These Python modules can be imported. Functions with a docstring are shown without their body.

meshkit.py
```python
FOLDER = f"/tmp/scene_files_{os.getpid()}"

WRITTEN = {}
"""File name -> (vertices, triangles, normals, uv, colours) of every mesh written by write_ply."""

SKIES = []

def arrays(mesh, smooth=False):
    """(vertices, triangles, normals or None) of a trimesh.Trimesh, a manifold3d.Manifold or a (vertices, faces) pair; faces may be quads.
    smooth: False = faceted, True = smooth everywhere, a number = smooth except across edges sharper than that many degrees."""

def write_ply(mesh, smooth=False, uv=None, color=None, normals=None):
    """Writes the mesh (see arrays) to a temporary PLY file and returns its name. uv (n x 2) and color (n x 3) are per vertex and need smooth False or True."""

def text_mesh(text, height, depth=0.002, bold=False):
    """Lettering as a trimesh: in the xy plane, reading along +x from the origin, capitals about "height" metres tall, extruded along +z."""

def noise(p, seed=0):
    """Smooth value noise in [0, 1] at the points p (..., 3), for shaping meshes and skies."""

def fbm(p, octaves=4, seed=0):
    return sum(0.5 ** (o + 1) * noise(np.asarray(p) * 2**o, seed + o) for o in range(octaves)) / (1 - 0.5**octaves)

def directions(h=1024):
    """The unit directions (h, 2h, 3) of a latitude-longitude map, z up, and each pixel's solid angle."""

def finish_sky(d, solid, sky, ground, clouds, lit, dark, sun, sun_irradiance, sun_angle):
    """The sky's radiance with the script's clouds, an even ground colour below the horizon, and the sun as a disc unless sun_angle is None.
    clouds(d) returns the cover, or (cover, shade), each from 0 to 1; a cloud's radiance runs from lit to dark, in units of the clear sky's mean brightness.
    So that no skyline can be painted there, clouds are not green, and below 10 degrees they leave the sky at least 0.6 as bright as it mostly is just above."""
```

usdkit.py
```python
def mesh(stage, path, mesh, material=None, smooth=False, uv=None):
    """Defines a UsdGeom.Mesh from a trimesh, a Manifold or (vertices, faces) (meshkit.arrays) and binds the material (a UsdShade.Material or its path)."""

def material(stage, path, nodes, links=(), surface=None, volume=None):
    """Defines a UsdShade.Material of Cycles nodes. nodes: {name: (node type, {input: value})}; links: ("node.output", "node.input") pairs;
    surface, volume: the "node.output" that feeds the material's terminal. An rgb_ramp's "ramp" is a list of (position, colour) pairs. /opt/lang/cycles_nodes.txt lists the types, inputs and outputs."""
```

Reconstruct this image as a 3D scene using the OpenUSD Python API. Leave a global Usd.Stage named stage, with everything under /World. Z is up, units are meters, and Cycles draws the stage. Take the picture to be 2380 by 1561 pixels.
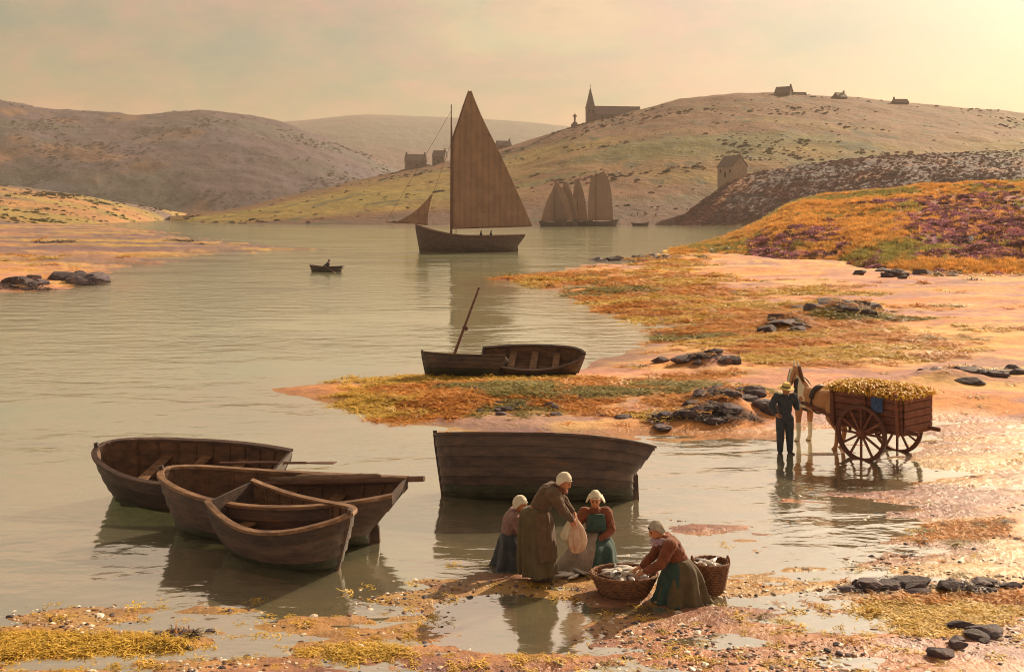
import math, numpy as np, trimesh, shapely, manifold3d as m3, usdkit
from scipy.ndimage import gaussian_filter1d
from scipy.spatial import cKDTree
from pxr import Usd, UsdGeom, UsdLux, UsdShade, Sdf, Gf, Vt
from meshkit import noise, fbm

stage = Usd.Stage.CreateInMemory()
UsdGeom.SetStageUpAxis(stage, 'Z')
UsdGeom.Xform.Define(stage, '/World')
UsdGeom.Scope.Define(stage, '/World/Looks')

# ------------------------------------------------------------------ camera
F, H, HY, CX, FW = 2552.0, 5.2, 490.0, 1190.0, 2380.0     # lens and horizon measured on the picture, eye height in metres
cam = UsdGeom.Camera.Define(stage, '/World/camera')
cam.AddTranslateOp().Set((0, 0, H))
cam.AddRotateXOp().Set(90)
cam.CreateHorizontalApertureAttr(36.0)
cam.CreateFocalLengthAttr(36.0 * F / FW)
cam.CreateVerticalApertureOffsetAttr(-(780.5 - HY) / FW * 36.0)
cam.CreateClippingRangeAttr((0.1, 20000.0))
cam.CreateExposureAttr(0.96)

# ------------------------------------------------------------------ sun and sky
SUN_AZ, SUN_EL = math.radians(42.0), math.radians(29.0)      # ahead and to the right, above the picture
sun_dir = np.array([math.sin(SUN_AZ) * math.cos(SUN_EL), math.cos(SUN_AZ) * math.cos(SUN_EL), math.sin(SUN_EL)])

def material(name, nodes, links, surface=None, volume=None):
    return usdkit.material(stage, '/World/Looks/' + name, nodes, links, surface, volume)

sky = material('sky', {
    'tc': ('texture_coordinate', {}),
    'mp': ('mapping', {'scale': (1.0, 1.0, 2.6)}),
    'sk': ('sky_texture', {'sky_type': 'single_scattering', 'sun_disc': False, 'sun_elevation': SUN_EL, 'sun_rotation': SUN_AZ,
                           'air_density': 1.0, 'aerosol_density': 5.0, 'ozone_density': 1.0}),
    'n1': ('noise_texture', {'scale': 3.4, 'detail': 6.0, 'roughness': 0.62, 'distortion': 0.15}),
    'n2': ('noise_texture', {'scale': 9.0, 'detail': 5.0, 'roughness': 0.7, 'distortion': 0.3}),
    'veil': ('rgb_ramp', {'ramp': [(0.36, (1.25, 1.05, 0.42)), (0.45, (1.85, 1.32, 0.44)), (0.53, (2.55, 1.42, 0.58)), (0.60, (2.6, 1.68, 0.54)), (0.66, (2.9, 1.95, 0.66))]}),
    'tint': ('rgb_ramp', {'ramp': [(0.32, (0.78, 0.93, 0.96)), (0.46, (0.95, 1.0, 0.90)), (0.56, (1.10, 0.93, 0.96)), (0.68, (1.18, 1.04, 0.80))]}),
    'vt': ('mix_color', {'blend_type': 'multiply', 'fac': 1.0, 'use_clamp': False}),
    'mx': ('mix_color', {'fac': 0.77, 'use_clamp': False}),
    'bg': ('background_shader', {'strength': 0.1}),
}, [('tc.generated', 'mp.vector'), ('mp.vector', 'n1.vector'), ('mp.vector', 'n2.vector'), ('n1.fac', 'veil.fac'), ('n2.fac', 'tint.fac'),
    ('veil.color', 'vt.a'), ('tint.color', 'vt.b'), ('sk.color', 'mx.a'), ('vt.result', 'mx.b'), ('mx.result', 'bg.color')], surface='bg.background')
dome = UsdLux.DomeLight.Define(stage, '/World/sky')
UsdShade.MaterialBindingAPI.Apply(dome.GetPrim()).Bind(sky)
dome.GetPrim().SetCustomDataByKey('kind', 'structure')
sun = UsdLux.DistantLight.Define(stage, '/World/sun')
sun.CreateIntensityAttr(1.05)
sun.CreateAngleAttr(0.53)
sun.CreateColorAttr((1.0, 0.76, 0.50))
sun.GetPrim().CreateAttribute('inputs:normalize', Sdf.ValueTypeNames.Bool).Set(True)
sun.AddRotateZOp().Set(math.degrees(-SUN_AZ))
sun.AddRotateXOp().Set(-(90 - math.degrees(SUN_EL)))

# ------------------------------------------------------------------ helpers
_used = {}
def numbered(path):
    n = _used.get(path, 0)
    _used[path] = n + 1
    return path if n == 0 else f'{path}_{n:03d}'

def tag(prim, label=None, cat=None, group=None, kind=None):
    for k, v in (('label', label), ('category', cat), ('group', group), ('kind', kind)):
        if v:
            prim.SetCustomDataByKey(k, v)
    return prim

def obj(name, mesh, mat, parent='/World', smooth=False, col=None):
    path = numbered((parent if isinstance(parent, str) else str(parent.GetPath())) + '/' + name)
    if isinstance(mesh, list):
        mesh = trimesh.util.concatenate([tm(x) for x in mesh])
    m = usdkit.mesh(stage, path, mesh, mat, smooth=smooth)
    if col is not None:
        for nm, c in col.items():
            UsdGeom.PrimvarsAPI(m).CreatePrimvar(nm, Sdf.ValueTypeNames.Color3fArray, 'vertex').Set(Vt.Vec3fArray.FromNumpy(np.asarray(c, np.float32)))
    return m.GetPrim()

def thing(name, label, cat, loc=(0, 0, 0), rz=0, group=None, rx=0, ry=0):
    x = UsdGeom.Xform.Define(stage, numbered('/World/' + name))
    x.AddTranslateOp().Set(tuple(map(float, loc)))
    x.AddRotateZOp().Set(float(rz))
    if ry: x.AddRotateYOp().Set(float(ry))
    if rx: x.AddRotateXOp().Set(float(rx))
    return tag(x.GetPrim(), label, cat, group)

def tm(m):
    if isinstance(m, trimesh.Trimesh):
        return m
    if hasattr(m, 'to_mesh'):
        g = m.to_mesh()
        return trimesh.Trimesh(np.array(g.vert_properties[:, :3]), np.array(g.tri_verts), process=False)
    v, f = m
    f = np.asarray(f)
    if f.shape[1] == 4:
        f = np.vstack([f[:, [0, 1, 2]], f[:, [0, 2, 3]]])
    return trimesh.Trimesh(np.asarray(v, float), f, process=False)

def gp(u, v, z=0.0):
    "point of the place at height z that stands at picture position u, v"
    d = F * (H - z) / (v - HY)
    return np.array([(u - CX) / F * d, d, z])

def at(u, v, d):
    return np.array([(u - CX) / F * d, d, H - (v - HY) / F * d])

def grid_faces(nr, nc):
    i = np.arange((nr - 1) * nc).reshape(nr - 1, nc)[:, :-1].ravel()
    return np.stack([i, i + 1, i + nc + 1, i + nc], 1)

def sm(a, b, x):
    t = np.clip((x - a) / (b - a), 0, 1)
    return t * t * (3 - 2 * t)

def lerp(a, b, t):
    t = np.asarray(t)[..., None]
    return np.asarray(a) * (1 - t) + np.asarray(b) * t

# ------------------------------------------------------------------ materials of the ground
def ground_mat(name, bump_scale, bump, rough=0.85, wet=False, var=0.35, vscale=3.0):
    nodes = {
        'a': ('attribute', {'attribute': 'Col'}),
        'g': ('geometry', {}),
        'n': ('noise_texture', {'scale': vscale, 'detail': 8.0, 'roughness': 0.7}),
        'n2': ('noise_texture', {'scale': bump_scale, 'detail': 6.0, 'roughness': 0.65}),
        'r': ('rgb_ramp', {'ramp': [(0.3, (1 - var, 1 - var, 1 - var * 0.8)), (0.5, (1, 1, 1)), (0.7, (1 + var, 1 + var * 0.9, 1 + var * 0.75))]}),
        'm': ('mix_color', {'blend_type': 'multiply', 'fac': 1.0, 'use_clamp': False}),
        'b': ('bump', {'strength': 1.0, 'distance': bump}),
        'p': ('principled_bsdf', {'roughness': rough, 'specular_ior_level': 0.3}),
    }
    links = [('g.position', 'n.vector'), ('g.position', 'n2.vector'), ('n.fac', 'r.fac'), ('a.color', 'm.a'), ('r.color', 'm.b'),
             ('m.result', 'p.base_color'), ('n2.fac', 'b.height'), ('b.normal', 'p.normal')]
    if wet:
        nodes['w'] = ('attribute', {'attribute': 'Wet'})
        nodes['wr'] = ('map_range', {'from_min': 0.0, 'from_max': 1.0, 'to_min': rough, 'to_max': 0.24, 'clamp': True})
        links += [('w.fac', 'wr.value'), ('wr.result', 'p.roughness')]
    return material(name, nodes, links, surface='p.BSDF')

M_hill = ground_mat('hill_grass', 0.25, 1.2, var=0.30, vscale=0.06)
M_far = ground_mat('far_hill_heath', 0.05, 4.0, var=0.22, vscale=0.02)
M_mound = ground_mat('mound_turf', 1.2, 0.35, var=0.4, vscale=0.5)
M_beach = ground_mat('shore', 6.0, 0.05, rough=0.9, wet=True, var=0.35, vscale=2.2)
# ------------------------------------------------------------------ hills
def hill(name, label, ridge, base, mat, colour, u0, u1, du, nr=60, power=1.0, rough=0.05, nscale=60.0, back=1.35, zbase=-1.0, seed=0, jag=0.0):
    """ridge: (u, v, distance) along the skyline; base: (u, distance) along the foot. A hillside between the two, and its far side."""
    ridge, base = np.array(ridge, float), np.array(base, float)
    u = np.arange(u0, u1 + du, du)
    rv = gaussian_filter1d(np.interp(u, ridge[:, 0], ridge[:, 1]), 14 / du + 1)
    rd = gaussian_filter1d(np.interp(u, ridge[:, 0], ridge[:, 2]), 60 / du)
    bd = gaussian_filter1d(np.interp(u, base[:, 0], base[:, 1]), 12 / du + .5)
    rz = H - (rv - HY) / F * rd
    s = np.concatenate([np.linspace(0, 1, nr), 1 + np.linspace(0, 1, 10)[1:]])[:, None]
    sf = np.minimum(s, 1)
    d = np.where(s <= 1, bd + (rd - bd) * sf, rd * (1 + (back - 1) * (s - 1)))
    z = np.where(s <= 1, zbase + (rz - zbase) * (power * (1 - (1 - sf) ** 1.7) + (1 - power) * sf ** 1.6), rz - (rz - zbase + 3) * (s - 1) ** 1.5)
    x = (u[None, :] - CX) / F * d
    P = np.stack([x, d, z], -1)
    n = fbm(P * np.array([1, 1, 0]) / nscale, 6, seed) - 0.5
    z = z + n * rough * np.maximum(rz - zbase, 3)[None, :] * 2 * np.where(s <= 1, np.clip(4 * sf * (1.12 - sf), 0, 1), 0.1)
    z = z + jag * (fbm(P * np.array([1, 1, 0]) / (nscale * 0.12), 4, seed + 5) - 0.5) * sm(0.0, 0.15, sf)
    P[..., 2] = z
    V = P.reshape(-1, 3)
    f = grid_faces(*d.shape)
    S = np.broadcast_to(sf, d.shape).ravel()
    U = np.broadcast_to(u, d.shape).ravel()
    m = trimesh.Trimesh(V, np.vstack([f[:, [0, 1, 2]], f[:, [0, 2, 3]]]), process=False)
    c = colour(V, U, S, m.vertex_normals)
    o = obj(name, m, mat, smooth=True, col={'Col': np.clip(c, 0.005, 0.9)})
    tag(o, label, None, None, 'structure')
    return P.reshape(d.shape + (3,)), u, s

def patch(V, scale, seed, lo, hi, oct=5, stretch=(1, 1, 1)):
    return sm(lo, hi, fbm(V / (np.array(scale) * np.array(stretch)), oct, seed))

def col_far(V, U, S, N):
    c = np.tile((0.13, 0.13, 0.12), (len(V), 1))
    return lerp(c, np.broadcast_to((0.17, 0.12, 0.12), c.shape), patch(V, 300, 3, .4, .6))

def col_left(V, U, S, N):
    c = np.tile((0.068, 0.043, 0.062), (len(V), 1))
    c = lerp(c, np.broadcast_to((0.06, 0.06, 0.058), c.shape), patch(V, 130, 1, .45, .6, stretch=(1.6, .6, 1)))
    c = lerp(c, np.broadcast_to((0.08, 0.07, 0.115), c.shape), patch(V, 90, 2, .5, .62) * (1 - S))
    c = lerp(c, np.broadcast_to((0.15, 0.08, 0.05), c.shape), patch(V, 60, 4, .6, .7))
    return lerp(c, np.broadcast_to((0.06, 0.05, 0.06), c.shape), patch(V, 14, 7, .54, .68) * .5)

def col_right(V, U, S, N):
    c = np.tile((0.175, 0.095, 0.022), (len(V), 1))
    c = lerp(c, np.broadcast_to((0.185, 0.125, 0.016), c.shape), patch(V, 55, 11, .45, .6, stretch=(2, 1, 1)))
    c = lerp(c, np.broadcast_to((0.145, 0.066, 0.028), c.shape), patch(V, 70, 12, .42, .58, stretch=(2.5, 1, 1)))
    c = lerp(c, np.broadcast_to((0.105, 0.092, 0.016), c.shape), patch(V, 45, 13, .52, .62, stretch=(2.5, 1, 1)))
    # brown weedy foot of the point, and bare purplish heath towards the top and the right
    c = lerp(c, np.broadcast_to((0.10, 0.058, 0.048), c.shape), sm(.20, .10, S + .1 * (fbm(V / 15, 4, 5) - .5)) * .85)
    c = lerp(c, np.broadcast_to((0.135, 0.064, 0.032), c.shape), sm(.72, 1.0, S) * .8)
    c = lerp(c, np.broadcast_to((0.25, 0.185, 0.028), c.shape), sm(1300, 900, U) * sm(.12, .25, S) * sm(.9, .5, S) * .7 * (.5 + fbm(V / 20, 4, 18)))
    return lerp(c, np.broadcast_to((0.05, 0.06, 0.03), c.shape), patch(V, 9, 17, .6, .68) * .75)

def col_bluff(V, U, S, N):
    c = np.tile((0.105, 0.06, 0.062), (len(V), 1))
    c = lerp(c, np.broadcast_to((0.10, 0.085, 0.10), c.shape), patch(V, 22, 21, .45, .6))
    c = lerp(c, np.broadcast_to((0.12, 0.12, 0.06), c.shape), patch(V, 26, 22, .55, .65) * sm(.5, .9, S))
    c = lerp(c, np.broadcast_to((0.20, 0.10, 0.07), c.shape), patch(V, 12, 23, .58, .68))
    pth = np.exp(-((U - (1600 + 150 * S)) / 16.0) ** 2) * (U < 1760)
    c = lerp(c, np.broadcast_to((0.50, 0.29, 0.20), c.shape), pth)
    return lerp(c, np.broadcast_to((0.28, 0.20, 0.05), c.shape), sm(.10, .0, S) * .5)

def col_leftshore(V, U, S, N):
    c = np.tile((0.30, 0.215, 0.065), (len(V), 1))
    c = lerp(c, np.broadcast_to((0.36, 0.19, 0.08), c.shape), patch(V, 40, 31, .48, .6, stretch=(2.5, 1, 1)))
    c = lerp(c, np.broadcast_to((0.16, 0.11, 0.10), c.shape), patch(V, 35, 32, .52, .62, stretch=(2.5, 1, 1)))
    return lerp(c, np.broadcast_to((0.12, 0.12, 0.05), c.shape), patch(V, 9, 33, .58, .68) * .7)

def col_mound(V, U, S, N):
    flat = sm(.72, .93, N[:, 2] + .25 * (fbm(V / 3.0, 4, 45) - .5))
    turf = np.tile((0.60, 0.28, 0.085), (len(V), 1))
    turf = lerp(turf, np.broadcast_to((0.55, 0.36, 0.07), turf.shape), patch(V, 14, 41, .45, .6, stretch=(2, 1, 1)))
    turf = lerp(turf, np.broadcast_to((0.24, 0.25, 0.085), turf.shape), patch(V, 9, 42, .53, .63, stretch=(2, 1, 1)) * sm(.6, .9, S))
    rock = np.tile((0.38, 0.17, 0.165), (len(V), 1))
    rock = lerp(rock, np.broadcast_to((0.33, 0.14, 0.28), rock.shape), patch(V, 5, 43, .42, .6))
    rock = lerp(rock, np.broadcast_to((0.36, 0.17, 0.085), rock.shape), patch(V, 4, 44, .52, .62))
    rock = lerp(rock, np.broadcast_to((0.10, 0.10, 0.15), rock.shape), patch(V, 3, 46, .58, .66))
    wn_ = .9 * (fbm(V / 5.0, 5, 47) - .5)
    face = np.maximum(sm(2010, 2110, U + 260 * wn_) * sm(.80, .62, S + wn_ * .5) * sm(.06, .16, S + wn_ * .3), sm(1740, 1790, U) * sm(2000, 1930, U + 200 * wn_) * sm(.52, .36, S + wn_ * .4))
    return lerp(rock, turf, np.minimum(flat, 1 - face))

FAR = hill('far_hill', 'pale blue grey hill farthest off, between the left hill and the sail',
     [(300, 330, 2500), (560, 296, 2500), (640, 283, 2500), (740, 275, 2500), (830, 267, 2500), (900, 269, 2500), (1000, 275, 2500), (1100, 281, 2500), (1250, 292, 2500), (1340, 300, 2500), (1700, 330, 2500)],
     [(0, 1700), (2000, 1700)], M_far, col_far, 300, 1700, 8, nr=40, rough=.04, nscale=500, seed=1)
LEFT = hill('left_hill', 'long grey purple heath hill filling the left background',
     [(-900, 190, 1400), (-300, 215, 1400), (0, 234, 1400), (100, 249, 1400), (200, 259, 1400), (300, 262, 1400), (400, 256, 1400), (480, 253, 1400), (560, 263, 1400), (640, 281, 1400), (700, 297, 1400),
      (800, 336, 1400), (880, 370, 1400), (980, 418, 1400), (1060, 460, 1400), (1150, 500, 1400)],
     [(-900, 1040), (2000, 1040)], M_far, col_left, -900, 1150, 6, nr=70, power=.8, rough=.09, nscale=220, seed=2, jag=6)
RIGHT = hill('right_hill', 'ochre and olive grassy hill with the church, sloping down left to a low point',
     [(395, 503, 600), (440, 498, 610), (520, 490, 620), (600, 473, 640), (700, 448, 660), (800, 425, 680), (900, 402, 690), (1000, 384, 700), (1080, 366, 700), (1150, 350, 700), (1230, 328, 700),
      (1330, 293, 700), (1420, 274, 700), (1500, 254, 700), (1560, 236, 700), (1680, 222, 700), (1800, 217, 700), (1870, 221, 700), (2000, 228, 700), (2100, 238, 700), (2200, 246, 700), (2380, 261, 700), (2800, 300, 700), (3300, 330, 700)],
     [(395, 600), (430, 480), (500, 440), (600, 415), (760, 400), (1000, 388), (1300, 380), (1700, 400), (3300, 420)], M_hill, col_right, 395, 3300, 6, nr=90, power=.55, rough=.05, nscale=90, seed=3, jag=1.6)
BLUFF = hill('heather_bluff', 'purple brown heather bluff along the right end of the inlet, below the grassy hill',
     [(1560, 524, 395), (1590, 500, 400), (1640, 462, 420), (1690, 420, 432), (1740, 402, 440), (1800, 396, 440), (1900, 378, 440), (2050, 362, 440), (2200, 355, 440), (2380, 352, 440), (3300, 340, 440)],
     [(1560, 389), (1700, 372), (1900, 350), (3300, 300)], M_hill, col_bluff, 1560, 3300, 5, nr=50, power=.8, rough=.06, nscale=40, seed=4, jag=1.8, zbase=-.5)
LSHORE = hill('left_bank', 'low yellow green bank on the left, sloping down to the creek mouth',
     [(-900, 380, 620), (-300, 408, 620), (0, 429, 620), (100, 440, 620), (200, 456, 620), (290, 471, 640), (350, 481, 660), (410, 492, 700), (452, 501, 760)],
     [(-900, 300), (0, 380), (200, 430), (260, 470), (350, 560), (430, 700), (452, 740)], M_hill, col_leftshore, -900, 452, 6, nr=50, power=.6, rough=.05, nscale=60, seed=5, jag=.8, zbase=-.3)
MOUND = hill('grassy_mound', 'orange turf mound with purple rocky face at the right edge',
     [(1540, 590, 135), (1600, 578, 140), (1690, 553, 150), (1720, 541, 152), (1760, 518, 156), (1790, 500, 160), (1830, 477, 164), (1880, 462, 168), (1950, 455, 174), (2050, 445, 180), (2150, 436, 184), (2250, 430, 186), (2380, 421, 188), (2800, 395, 190), (3300, 380, 190)],
     [(1540, 130), (1690, 128), (1760, 116), (1850, 104), (1950, 104), (2000, 92), (2100, 86), (2380, 80), (3300, 70)], M_mound, col_mound, 1540, 3300, 4, nr=90, power=.85, rough=.13, nscale=14, seed=6, jag=.7, zbase=-.05)

# ------------------------------------------------------------------ shore: one sheet from the near sand to the far spits
def wpoly(pts):
    return shapely.Polygon([gp(u, v)[:2] for u, v in pts])

LAND_RIGHT = wpoly([(1150, 650), (1280, 630), (1420, 612), (1560, 590), (1700, 558), (1740, 540), (3300, 530), (3400, 1000), (2600, 1030), (2200, 985), (2050, 985), (1900, 1005), (1760, 1022), (1600, 1016), (1450, 1006), (1200, 1008),
                    (1060, 1000), (1000, 985), (900, 962), (830, 945), (760, 925), (640, 903), (760, 888), (860, 880), (1000, 872), (1340, 856), (1450, 815), (1530, 792), (1560, 766), (1450, 738), (1385, 702), (1330, 684), (1240, 664)])
LAND_LEFT = wpoly([(-1200, 560), (-200, 520), (100, 520), (255, 523), (390, 541), (470, 556), (600, 571), (722, 579), (600, 586), (500, 589), (400, 606), (300, 620), (215, 636), (262, 657), (180, 669), (0, 682), (-300, 700), (-1200, 760)])
LAND_FRONT = wpoly([(-900, 1540), (-200, 1495), (0, 1478), (180, 1450), (330, 1436), (480, 1438), (620, 1462), (760, 1476), (900, 1470), (990, 1440), (1060, 1385), (1130, 1368), (1250, 1352), (1400, 1348), (1600, 1362), (1720, 1360), (1860, 1325), (2000, 1290), (2120, 1240),
                    (2250, 1190), (2500, 1130), (3400, 1050), (4000, 2600), (-3000, 2600)])
POOL = wpoly([(1000, 1462), (1040, 1405), (1160, 1385), (1330, 1398), (1440, 1440), (1400, 1492), (1220, 1530), (1060, 1500)])

_trees = {}
def signed(poly, XY):
    if id(poly) not in _trees:
        b = poly.boundary
        n = int(min(20000, b.length / 0.1))
        _trees[id(poly)] = cKDTree(shapely.get_coordinates(shapely.line_interpolate_point(b, np.linspace(0, b.length, max(n, 400)))))
    d = _trees[id(poly)].query(XY)[0]
    return np.where(shapely.contains_xy(poly, XY[:, 0], XY[:, 1]), d, -d)

def blob(U, Vv, u, v, su, sv):
    return np.exp(-((U - u) / su) ** 2 - ((Vv - v) / sv) ** 2)

def shore_height(XY):
    P = np.c_[XY, np.zeros(len(XY))]
    d = np.maximum(XY[:, 1], 1)
    U, Vv = CX + F * XY[:, 0] / d, HY + F * H / d
    wob = (fbm(P / 2.2, 4, 61) - .5)
    dist = np.clip(d / 30, .5, 6)
    sr = signed(LAND_RIGHT, XY) + wob * 1.6 * dist
    sl = signed(LAND_LEFT, XY) + wob * 2.5 * dist
    sf_ = signed(LAND_FRONT, XY) + wob * 3.0 + 1.6 * (fbm(P * np.array([.5, 1, 1]) / .7, 4, 67) - .5)
    sp = signed(POOL, XY) + wob * 2.2 - .2
    up = lambda s, h, w: h * (1 - np.exp(-np.maximum(s, 0) / w)) - .9 * (1 - np.exp(-np.maximum(-s - 1.5, 0) / 9.0)) - .02 * np.minimum(np.maximum(-s, 0), 2.5)
    zr = up(sr, .30, 4.0) + .004 * np.clip(sr, 0, 60)
    zl = up(sl, .5, 12.0) + .006 * np.clip(sl, 0, 150)
    rag = .11 * (fbm(P * np.array([.4, 1, 1]) / .55, 5, 68) - .5)
    zf = up(sf_, .006, 1.5) + .0055 * np.clip(sf_ - 1.2, 0, 7) + rag * sm(-3, 0, sf_)
    z = np.maximum(np.maximum(zr, zl), zf)
    # drained flats between the spit and the foreground: film of water over ribbed sand
    flats = -.03 - .5 * sm(1050, 500, U) + .012 * sm(1450, 1900, U) + .05 * sm(1950, 2350, U) + .10 * (fbm(P * np.array([.3, 1, 1]) / .9, 5, 62) - .5)
    z = np.maximum(z, np.where((Vv > 985) & (U > 300), flats, -9))
    z = np.where(sp > 0, z - .05 * sm(-.4, 1.2, sp), z)
    big = fbm(P / 3.5, 4, 63) - .5
    land = sm(-.02, .1, z)
    z = z + land * (big * .16 * np.clip(dist, .6, 4) * sm(1120, 900, Vv) + .035 * (fbm(P / .5, 4, 64) - .5) + .02 * big)
    z = z + .055 * (fbm(P * np.array([.35, 1, 1]) / .42, 4, 69) - .5) * sm(960, 1010, Vv) * sm(-.25, -.05, z)
    # weed banks and low rocks
    for (u, v, su, sv, h) in ((1700, 960, 90, 26, .42), (1640, 990, 150, 14, .2), (1640, 862, 60, 9, .3), (1960, 745, 90, 12, .55), (1830, 775, 60, 8, .5), (2060, 1365, 70, 18, .13), (2250, 1370, 60, 12, .1), (2200, 1470, 140, 40, .1),
                              (1960, 1340, 60, 12, .08), (2330, 1225, 50, 12, .12), (120, 1490, 220, 30, .05), (1000, 940, 200, 20, .12), (1250, 930, 200, 20, .12), (2200, 900, 100, 9, .3)):
        z = z + h * blob(U, Vv, u, v, su, sv) * (.45 + 1.1 * fbm(P / .8, 4, 66)) * land
    return z, U, Vv

NU, NV = 0, 0
us = np.concatenate([np.arange(-1000, -40, 25), np.arange(-40, 2420, 3.6), np.arange(2420, 3420, 25)])
vs = np.concatenate([np.linspace(518, 600, 46)[:-1], np.arange(600, 1000, 2.6), np.arange(1000, 1600, 2.2), np.arange(1600, 2700, 16)])
UU, VV = np.meshgrid(us, vs)
D = F * H / (VV - HY)
XY = np.stack([(UU - CX) / F * D, D], -1).reshape(-1, 2)
z, U, Vv = shore_height(XY)
P = np.c_[XY, z]

# what grows and lies where
weed = np.zeros(len(P))
for (u, v, su, sv, a) in ((1000, 930, 300, 55, 1.), (1300, 925, 320, 60, 1.), (1600, 930, 260, 70, .9), (1500, 700, 320, 75, 1.), (1800, 770, 420, 85, 1.), (2150, 810, 300, 80, .7), (1850, 690, 350, 40, .6), (2300, 640, 260, 30, .5), (1300, 655, 200, 22, 1.), (1560, 620, 160, 30, .7), (250, 1500, 500, 40, .85),
                          (800, 1520, 400, 50, .75), (2150, 1440, 300, 110, .8), (2250, 1240, 220, 60, .45), (1300, 1350, 220, 30, .55), (1700, 1500, 500, 60, .62), (2330, 1500, 160, 80, .5), (300, 560, 260, 60, .6), (60, 600, 200, 60, .5), (1850, 830, 300, 60, .75)):
    weed = np.maximum(weed, a * blob(U, Vv, u, v, su, sv))
PS = P * np.array([.45, 1, 0])
wn = fbm(PS / 1.6, 6, 71)
weedm = sm(.55, .80, weed * .62 + wn * .62)
sand = np.tile((0.60, 0.285, 0.18), (len(P), 1))
sand = lerp(sand, np.broadcast_to((0.62, 0.385, 0.155), sand.shape), sm(.4, .6, fbm(PS / 4, 5, 72)))
sand = lerp(sand, np.broadcast_to((0.36, 0.175, 0.145), sand.shape), sm(.5, .66, fbm(PS / 1.2, 6, 73)) * .8)
sand = lerp(sand, np.broadcast_to((0.60, 0.26, 0.075), sand.shape), sm(.46, .60, fbm(PS / 2.6, 6, 80)) * .75 * sm(1250, 1000, Vv))
sand = lerp(sand, np.broadcast_to((0.30, 0.17, 0.20), sand.shape), sm(.56, .66, fbm(PS / 1.7, 6, 81)) * .7)
orange = np.tile((0.56, 0.225, 0.045), (len(P), 1))
orange = lerp(orange, np.broadcast_to((0.62, 0.41, 0.06), orange.shape), sm(.44, .58, fbm(PS / 2.4, 5, 74)))
orange = lerp(orange, np.broadcast_to((0.30, 0.095, 0.045), orange.shape), sm(.54, .64, fbm(PS / .8, 5, 75)))
orange = lerp(orange, np.broadcast_to((0.19, 0.20, 0.055), orange.shape), sm(.58, .66, fbm(PS / .9, 5, 76)))
col = lerp(sand, orange, weedm)
dark = np.zeros(len(P))
for (u, v, su, sv, a) in ((1700, 962, 100, 26, 1.), (1620, 990, 180, 14, .9), (1640, 862, 70, 11, 1.), (1960, 745, 110, 14, .85), (1830, 775, 80, 12, .8), (2060, 1365, 110, 16, 1.), (2260, 1368, 80, 12, 1.), (2240, 880, 140, 10, .8), (1180, 960, 90, 10, .8), (1450, 858, 90, 7, .7),
                          (2330, 1225, 60, 14, .7), (410, 1478, 70, 9, .8), (1500, 605, 110, 10, .8), (1700, 590, 90, 14, .7), (2150, 640, 160, 10, .7), (2250, 672, 150, 8, .6), (1750, 690, 60, 6, .5), (200, 655, 60, 14, .8), (60, 672, 90, 8, .7), (420, 566, 140, 12, .5), (120, 575, 120, 16, .5), (2280, 1480, 90, 14, .6), (2100, 1530, 120, 12, .5)):
    dark = np.maximum(dark, a * blob(U, Vv, u, v, su, sv))
darkm = sm(.55, .85, dark * .6 + fbm(PS / .7, 6, 77) * .6)
col = lerp(col, np.broadcast_to((0.055, 0.045, 0.06), col.shape), darkm)
lh = sm(700, 560, Vv) * sm(900, 700, U)
col = lerp(col, lerp(np.broadcast_to((0.24, 0.14, 0.10), col.shape), np.broadcast_to((0.30, 0.21, 0.06), col.shape), sm(.45, .6, fbm(PS / 14, 5, 78))), lh * .75)
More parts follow.
